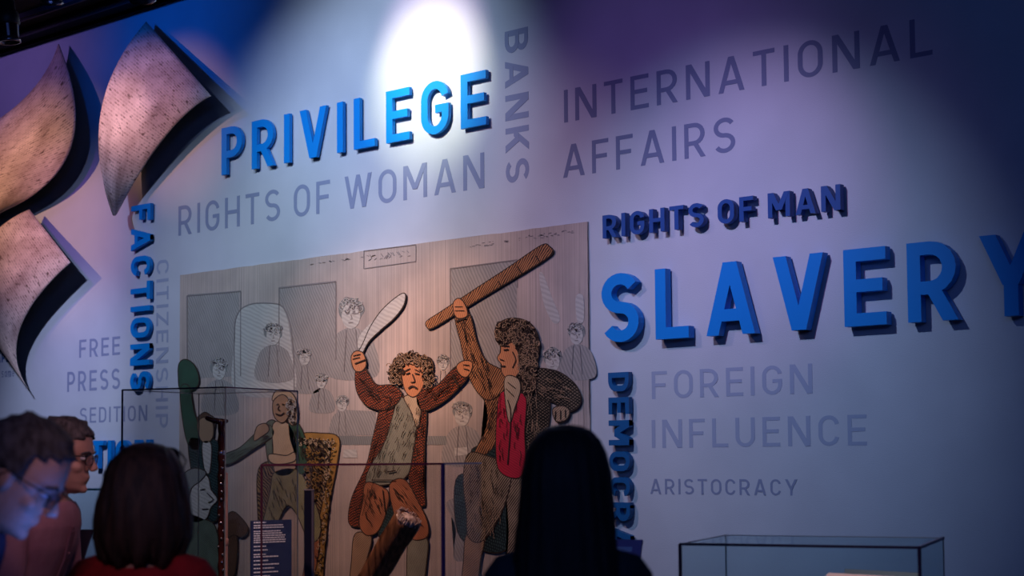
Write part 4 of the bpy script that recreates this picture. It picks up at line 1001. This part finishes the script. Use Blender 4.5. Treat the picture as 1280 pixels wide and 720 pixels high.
def person(label, hp, yaw, H, tilt, turn, shirt, hair, build=1.0, lean=0.0, arms=((.35, .15, .5), (.35, .15, .5)), neckh=.0, female=False, hairfn=None, extras=None, brow=True):
    """hp: centre of the head in the world; yaw: where the chest faces; tilt: head bent forward; H: standing height"""
    k = (hp.z + .115) / 1.70                                            # so that the feet reach the floor
    root = empty('person', (hp.x, hp.y, 0), label, 'person', None, 0)
    Rz = Matrix.Rotation(yaw, 4, 'Z')
    hx = .03 * k + lean
    T0 = Matrix.Translation((hp.x, hp.y, 0)) @ Rz @ Matrix.Translation((-hx, 0, 0))
    def B(x, y, z):                                                     # body point, leaning above the hips
        l = lean * max(0, (z - .95)) / .6; z = z - neckh * min(1, z / 1.3)
        return T0 @ Vector((x * k + l, y * k * build, z * k))
    Mh = Matrix.Translation(hp) @ Matrix.Rotation(yaw + turn, 4, 'Z') @ Matrix.Translation((-.03, 0, -.06)) @ Matrix.Rotation(tilt, 4, 'Y') @ Matrix.Translation((.03, 0, .06))
    sh = .165 if female else .185
    tor = [(.84, .155, .105), (.92, .17, .12), (1.0, .15, .112), (1.08, .142, .108), (1.18, .158, .115), (1.28, .172, .12), (1.35, .172, .112), (1.40, .150, .095), (1.43, .105, .078), (1.455, .07, .064)]
    if not female: tor = [(z, a * 1.06, b * 1.08) for z, a, b in tor]
    def torso(bm, grow, z0=.84, z1=1.5):
        rings = []
        for z, a, b in tor:
            if z < z0 - .001 or z > z1 + .001: continue
            rings.append([bm.verts.new(B((b + grow) * math.copysign(abs(math.cos(t)) ** .85, math.cos(t)), (a + grow) * math.copysign(abs(math.sin(t)) ** .85, math.sin(t)), z)) for t in [2 * PI * i / 24 for i in range(24)]])
        skin(bm, rings)
    def armp(s, A_):
        fw, out, bend = A_
        S0 = Vector((-.005, s * sh, 1.375)); E0 = S0 + Vector((math.sin(fw) * .28, s * math.sin(out) * .28, -.28 * math.cos(fw)))
        Wp = E0 + Vector((math.sin(fw + bend) * .25, -s * .05 * bend, -.25 * math.cos(fw + bend)))
        return S0, E0, Wp
    bm = bmesh.new()
    torso(bm, 0)
    nb = B(-.01, 0, 1.43); nt_ = Mh @ Vector((-.018, 0, -.085)); nm = nb.lerp(nt_, .5)
    add_tube(bm, [nb, nm, nt_], [.066 if not female else .056, .058 if not female else .05, .060 if not female else .052], 18)
    head_rings(bm, Mh)
    add_tube(bm, [Mh @ Vector((.083, 0, .012)), Mh @ Vector((.093, 0, -.008)), Mh @ Vector((.106, 0, -.028))], [.0075, .009, .0115], 12)
    add_ell(bm, Mh @ Vector((.098, .009, -.034)), (.010, .008, .007)); add_ell(bm, Mh @ Vector((.098, -.009, -.034)), (.010, .008, .007))
    Mr_ = Mh.to_3x3().to_4x4()
    for zz, xx in ((-.058, .083), (-.069, .081)): add_ell(bm, Mh @ Vector((xx, 0, zz)), (.009, .023, .0055), Mr_)
    add_ell(bm, Mh @ Vector((.074, 0, -.1)), (.016, .020, .015), Mr_)
    add_ell(bm, Mh @ Vector((.078, 0, .022)), (.014, .045, .007), Mr_)
    for s in (-1, 1):
        add_ell(bm, Mh @ Vector((-.008, s * .077, -.008)), (.017, .007, .031), Mr_ @ Matrix.Rotation(-.25, 4, 'Y') @ Matrix.Rotation(s * .35, 4, 'Z'))
        add_ell(bm, Mh @ Vector((.055, s * .045, -.03)), (.022, .020, .018), Mr_)
        S0, E0, Wp = armp(s, arms[0 if s < 0 else 1])
        add_tube(bm, [B(*S0), B(*S0.lerp(E0, .5)), B(*E0), B(*E0.lerp(Wp, .4)), B(*Wp)], [.052 * build, .046, .038, .036, .026], 14)
        d = (B(*Wp) - B(*E0)).normalized(); side = (Rz.to_3x3() @ Vector((0, 1, 0))); pn = d.cross(side).normalized() * s
        p0 = B(*Wp); 
        add_tube(bm, [p0, p0 + d * .045, p0 + d * .085], [.026, .030, .030], 12)
        fd = (Rz.to_3x3() @ Vector((1, 0, 0)))
        fd = (fd - d * fd.dot(d)).normalized()
        inn = -side * s
        for q, (o_, L_) in enumerate(((.026, .070), (.009, .078), (-.009, .073), (-.026, .058))):
            b0 = p0 + d * .085 + fd * o_; b1 = b0 + d * L_ * .45 + inn * .004; b2 = b1 + d * L_ * .32 + inn * .014; b3 = b2 + d * L_ * .18 + inn * .016
            add_tube(bm, [b0, b1, b2, b3], [.0095, .009, .008, .007], 8)
        t0 = p0 + d * .03 + fd * .026
        add_tube(bm, [t0, t0 + d * .03 + fd * .022 + inn * .01, t0 + d * .055 + fd * .026 + inn * .02], [.011, .010, .008], 8)
        add_tube(bm, [B(0, s * .09, .88), B(.01, s * .095, .66), B(.015, s * .1, .47), B(-.01, s * .1, .30), B(-.01, s * .1, .09)], [.085, .072, .052, .050, .036], 14)
        add_tube(bm, [B(-.03, s * .1, .045), B(.10, s * .115, .035)], [.035, .030], 12)
    body = obj('body', bm, M['skin_f'], root); remesh(body, .0055, 2)
    # clothing
    bm = bmesh.new(); torso(bm, .014, .84, 1.44)
    for s in (-1, 1):
        S0, E0, Wp = armp(s, arms[0 if s < 0 else 1])
        add_tube(bm, [B(*S0), B(*S0.lerp(E0, .5)), B(*S0.lerp(E0, .85))], [.066 * build, .062, .060], 14)
        add_tube(bm, [B(-.01, s * .06, 1.425), B(-.005, s * sh * .98, 1.385)], [.05, .062], 14)
    sh_o = obj('shirt', bm, M[shirt], root); remesh(sh_o, .008, 2)
    bm = bmesh.new(); rings = []
    for z, a, b in ((.80, .165, .12), (.86, .172, .125), (.93, .172, .122), (1.0, .158, .118)):
        rings.append([bm.verts.new(B(b * 1.06 * math.cos(t), a * 1.06 * math.sin(t), z)) for t in [2 * PI * i / 20 for i in range(20)]])
    skin(bm, rings)
    for s in (-1, 1): add_tube(bm, [B(0, s * .088, .86), B(.01, s * .095, .66), B(.015, s * .1, .47), B(-.01, s * .1, .30), B(-.01, s * .1, .10)], [.096, .086, .068, .064, .058], 14)
    tr = obj('trousers', bm, M['trousers'], root); remesh(tr, .012, 2)
    for s in (-1, 1):
        bm = bmesh.new(); add_tube(bm, [B(-.045, s * .1, .046), B(.03, s * .105, .05), B(.15, s * .12, .036)], [.042, .045, .036], 14)
        for v in bm.verts: v.co.z = max(v.co.z, .002)
        obj('shoe', bm, M['shoe'], root, True)
    for s in (-1, 1):
        bm = bmesh.new(); add_ell(bm, Mh @ Vector((.0705, s * .032, .002)), (.0125, .0125, .0095), Mr_, 14, 10); e = obj('eye', bm, M['eye'], root, True)
        bm = bmesh.new(); add_ell(bm, Mh @ Vector((.0815, s * .033, .001)), (.003, .005, .005), Mr_, 12, 8); obj('iris', bm, M['pupil'], e, True)
        if brow:
            bm = bmesh.new(); add_tube(bm, [Mh @ Vector((.088, s * .014, .019)), Mh @ Vector((.088, s * .032, .024)), Mh @ Vector((.072, s * .052, .017))], [.0038, .004, .0028], 8); obj('eyebrow', bm, M[hair], root, True)
    if hairfn: hairfn(root, Mh, B)
    if extras: extras(root, Mh, B)
    return root
def short_hair(hair, line=.055, vol=.012, wob=.005, bald=False):
    def f(root, Mh, B):
        bm = bmesh.new(); head_rings(bm, Matrix.Identity(4), vol, n=44)
        kill = []
        for fc in bm.faces:
            c = fc.calc_center_median()
            front_limit = .030 + max(0, (c.z - line)) * 2.2 if c.z < .10 else .2
            keep = (c.x < front_limit and c.z > line) or (c.x < -.012 and c.z > .02) or (c.x < -.03 and c.z > -.055)
            if c.x < .018 and abs(c.y) > .05 and c.z > .0 and c.x > -.03: keep = True
            if not keep: kill.append(fc)
        bmesh.ops.delete(bm, geom=kill, context='FACES')
        bmesh.ops.subdivide_edges(bm, edges=bm.edges[:], cuts=1, use_grid_fill=True)
        for v in bm.verts:
            nn = Vector((v.co.x, v.co.y, v.co.z * .8)).normalized(); q = v.co * 60
            v.co += nn * (wob * noise.noise(Vector((q.x * .5, q.y * 1.3, q.z * .7))) + wob * .6 * noise.noise(q * 1.7))
            v.co.x -= .0
        bm.transform(Mh); o = obj('hair', bm, M[hair], root, True)
        s = o.modifiers.new('solid', 'SOLIDIFY'); s.thickness = .018; s.offset = -1
    return f
def glasses(root, Mh, B, fm='frame', half_rim=False, lens='lens', up=None, sc=1.0):
    Mg = Mh if up is None else Mh @ up
    g = None
    for s in (-1, 1):
        bm = bmesh.new(); n = 20; R1 = []
        for k in range(n):
            a = 2 * PI * k / n; c = math.copysign(abs(math.cos(a)) ** .7, math.cos(a)); d = math.copysign(abs(math.sin(a)) ** .7, math.sin(a))
            cy = s * .034 + .025 * sc * c; cz = -.002 + .018 * sc * d; cx = .100 - .010 * abs(cy) / .06
            R1.append([bm.verts.new(Mg @ Vector((cx + dx, cy + (cy - s * .034) * g_, cz + (cz + .002) * g_))) for dx, g_ in ((-.0015, -.05), (.0015, -.05), (.0015, .07), (-.0015, .07))])
        for k in range(n):
            for q in range(4): bm.faces.new((R1[k][q], R1[k][(q + 1) % 4], R1[(k + 1) % n][(q + 1) % 4], R1[(k + 1) % n][q]))
        if g is None: g = obj('spectacles' if lens == 'lens' else 'sunglasses', bm, M[fm], root)
        else: obj('rim', bm, M[fm], g)
        bm = bmesh.new(); vs = [bm.verts.new(Mg @ Vector((.100 - .010 * abs(cy) / .06, cy, cz))) for cy, cz in [(s * .034 + .024 * sc * math.copysign(abs(math.cos(a)) ** .7, math.cos(a)), -.002 + .017 * sc * math.copysign(abs(math.sin(a)) ** .7, math.sin(a))) for a in [2 * PI * k / 20 for k in range(20)]]]
        f0 = bm.faces.new(vs); r = bmesh.ops.extrude_face_region(bm, geom=[f0]); dv = (Mg.to_3x3() @ Vector((.001, 0, 0)))
        for v in r['geom']:
            if isinstance(v, bmesh.types.BMVert): v.co += dv
        obj('lens', bm, M[lens], g)
        bm = bmesh.new(); add_tube(bm, [Mg @ Vector((.091, s * .060, .008)), Mg @ Vector((.05, s * .082, .008)), Mg @ Vector((-.004, s * .084, .006)), Mg @ Vector((-.025, s * .082, -.018))], [.0022, .002, .002, .002], 6)
        obj('temple', bm, M[fm], g)
    bm = bmesh.new(); add_tube(bm, [Mg @ Vector((.0985, -.010, .004)), Mg @ Vector((.101, 0, .007)), Mg @ Vector((.0985, .010, .004))], .0016, 6); obj('bridge', bm, M[fm], g)

yr = math.atan2(RGT.y, RGT.x); yf = math.atan2(FWD.y, FWD.x)
# dark haired woman, seen from behind
def long_hair(root, Mh, B):
    bm = bmesh.new(); rings = []; n = 72
    prof = [(.142, .014, .02, .0), (.138, .036, .042, .0), (.127, .058, .066, -.004), (.107, .075, .086, -.008), (.08, .087, .104, -.012), (.035, .097, .116, -.016), (-.02, .101, .118, -.022), (-.07, .105, .108, -.034), (-.12, .110, .095, -.05), (-.17, .113, .08, -.066), (-.22, .116, .070, -.080), (-.28, .118, .055, -.10), (-.34, .10, .042, -.115), (-.38, .075, .03, -.12)]
    for z, wy, wx, cx in prof:
        r = []
        for k in range(n):
            a = 2 * PI * k / n; fr = max(0, math.cos(a))
            gz = 1 + .022 * math.sin(a * 19 + z * 9) + .014 * math.sin(a * 31 - z * 14) if z < .12 else 1
            x = cx + wx * math.cos(a) * gz * (1 - (.35 if z < .06 else 0) * fr); y = wy * math.sin(a) * gz
            r.append(bm.verts.new(Mh @ Vector((x, y, z))))
        rings.append(r)
    skin(bm, rings); obj('hair', bm, M['hair_dark'], root, True)
hp = Q(708, 590, 3.42); hp.z = Q(706, 530, 3.42).z - .142
person('dark haired woman with long straight hair, seen from behind', hp, yf, 1.66, .05, -.10, 'navy_shirt', 'hair_dark', build=.86, neckh=.02, female=True, hairfn=long_hair)
# woman in red
def bob(root, Mh, B):
    bm = bmesh.new(); rings = []; n = 80
    prof = [(.132, .014, .02, .0), (.127, .038, .045, .0), (.115, .060, .070, -.003), (.09, .079, .096, -.006), (.06, .091, .110, -.01), (.02, .101, .116, -.014), (-.02, .109, .118, -.018), (-.06, .115, .114, -.022), (-.10, .116, .104, -.028), (-.13, .104, .092, -.034), (-.155, .088, .074, -.042), (-.165, .06, .05, -.045)]
    for z, wy, wx, cx in prof:
        r = []
        for k in range(n):
            a = 2 * PI * k / n; fr = max(0, math.cos(a))
            gz = 1 + (.020 * math.sin(a * 17 + z * 22) + .016 * math.sin(a * 29 - z * 30) + .012 * math.sin(a * 7 + z * 10)) * min(1, (.14 - z) * 9)
            x = cx + wx * math.cos(a) * gz * (1 - (.38 if z < .05 else 0) * fr); y = wy * math.sin(a) * gz
            zz = z + (.012 * math.sin(a * 9) + .008 * math.sin(a * 23) if z < -.12 else 0)
            r.append(bm.verts.new(Mh @ Vector((x, y, zz))))
        rings.append(r)
    skin(bm, rings); obj('hair', bm, M['hair_brown'], root, True)
def shades(root, Mh, B):
    glasses(root, Mh, B, 'frame', lens='dark_lens', up=Matrix.Translation((-.035, 0, .050)) @ Matrix.Rotation(-.62, 4, 'Y') @ Matrix.Scale(1.12, 4), sc=1.0)
hp = Q(182, 620, 3.75); hp.z = Q(180, 552, 3.7).z - .130
person('woman in a red top with a brown bob, sunglasses pushed up on her hair', hp, yf, 1.62, .12, .0, 'red_shirt', 'hair_brown', build=.84, neckh=.03, female=True, hairfn=bob, extras=shades)
# man in pink
def collar_placket(root, Mh, B):
    for s in (-1, 1):
        bm = bmesh.new()
        pts = [B(.075, s * .012, 1.405), B(.03, s * .075, 1.455), B(-.055, s * .062, 1.475), B(-.075, 0, 1.480)]
        lo = [B(.115, s * .050, 1.385), B(.05, s * .105, 1.425), B(-.07, s * .085, 1.44), B(-.098, 0, 1.445)]
        v0 = [bm.verts.new(p) for p in pts]; v1 = [bm.verts.new(p) for p in lo]
        for i in range(3): bm.faces.new((v0[i], v0[i + 1], v1[i + 1], v1[i]))
        o = obj('collar', bm, M['pink_shirt'], root); m_ = o.modifiers.new('s', 'SOLIDIFY'); m_.thickness = .004
    bm = bmesh.new(); rows_ = []
    for z, x in ((1.40, .098), (1.33, .136), (1.24, .145), (1.12, .136), (.98, .134), (.88, .142)):
        rows_.append([bm.verts.new(B(x + .002, y, z)) for y in (-.016, .016)])
    for i in range(len(rows_) - 1): bm.faces.new((rows_[i][0], rows_[i][1], rows_[i + 1][1], rows_[i + 1][0]))
    o = obj('placket', bm, M['pink_dark'], root); m_ = o.modifiers.new('s', 'SOLIDIFY'); m_.thickness = .006
    for z, x in ((1.345, .132), (1.26, .146), (1.17, .143), (1.07, .138)):
        bm = bmesh.new(); add_ell(bm, B(x + .007, 0, z), (.004, .005, .005), None, 8, 6); obj('button', bm, M['pink_dark'], root)
    glasses(root, Mh, B)
hp = Q(78, 568, 5.1)
person('grey haired man in spectacles and a dusty pink shirt, in profile', hp, yr - .15, 1.72, .14, .10, 'pink_shirt', 'hair_grey', build=1.0, lean=.20, hairfn=short_hair('hair_grey', .05, .011, .006), extras=collar_placket)
# man at the far left
def beard(root, Mh, B):
    bm = bmesh.new()
    head_rings(bm, Matrix.Identity(4), .008, zs=[-.04, -.05, -.058, -.066, -.074, -.084, -.096, -.108, -.118, -.124], n=40)
    kill = [f_ for f_ in bm.faces if (f_.calc_center_median().x < .0) or (f_.calc_center_median().z > -.06 and abs(f_.calc_center_median().y) < .03)]
    bmesh.ops.delete(bm, geom=kill, context='FACES')
    for v in bm.verts: v.co += v.co.normalized() * .004 * noise.noise(v.co * 90)
    bm.free()
    glasses(root, Mh, B)
hp = Q(8, 576, 3.3)
person('man in spectacles bending his blue lit face, cut by the left edge', hp, yr + .1, 1.75, .62, -.05, 'blue_shirt', 'hair_white', build=1.0, lean=.36, hairfn=short_hair('hair_white', .068, .010, .004), extras=beard)
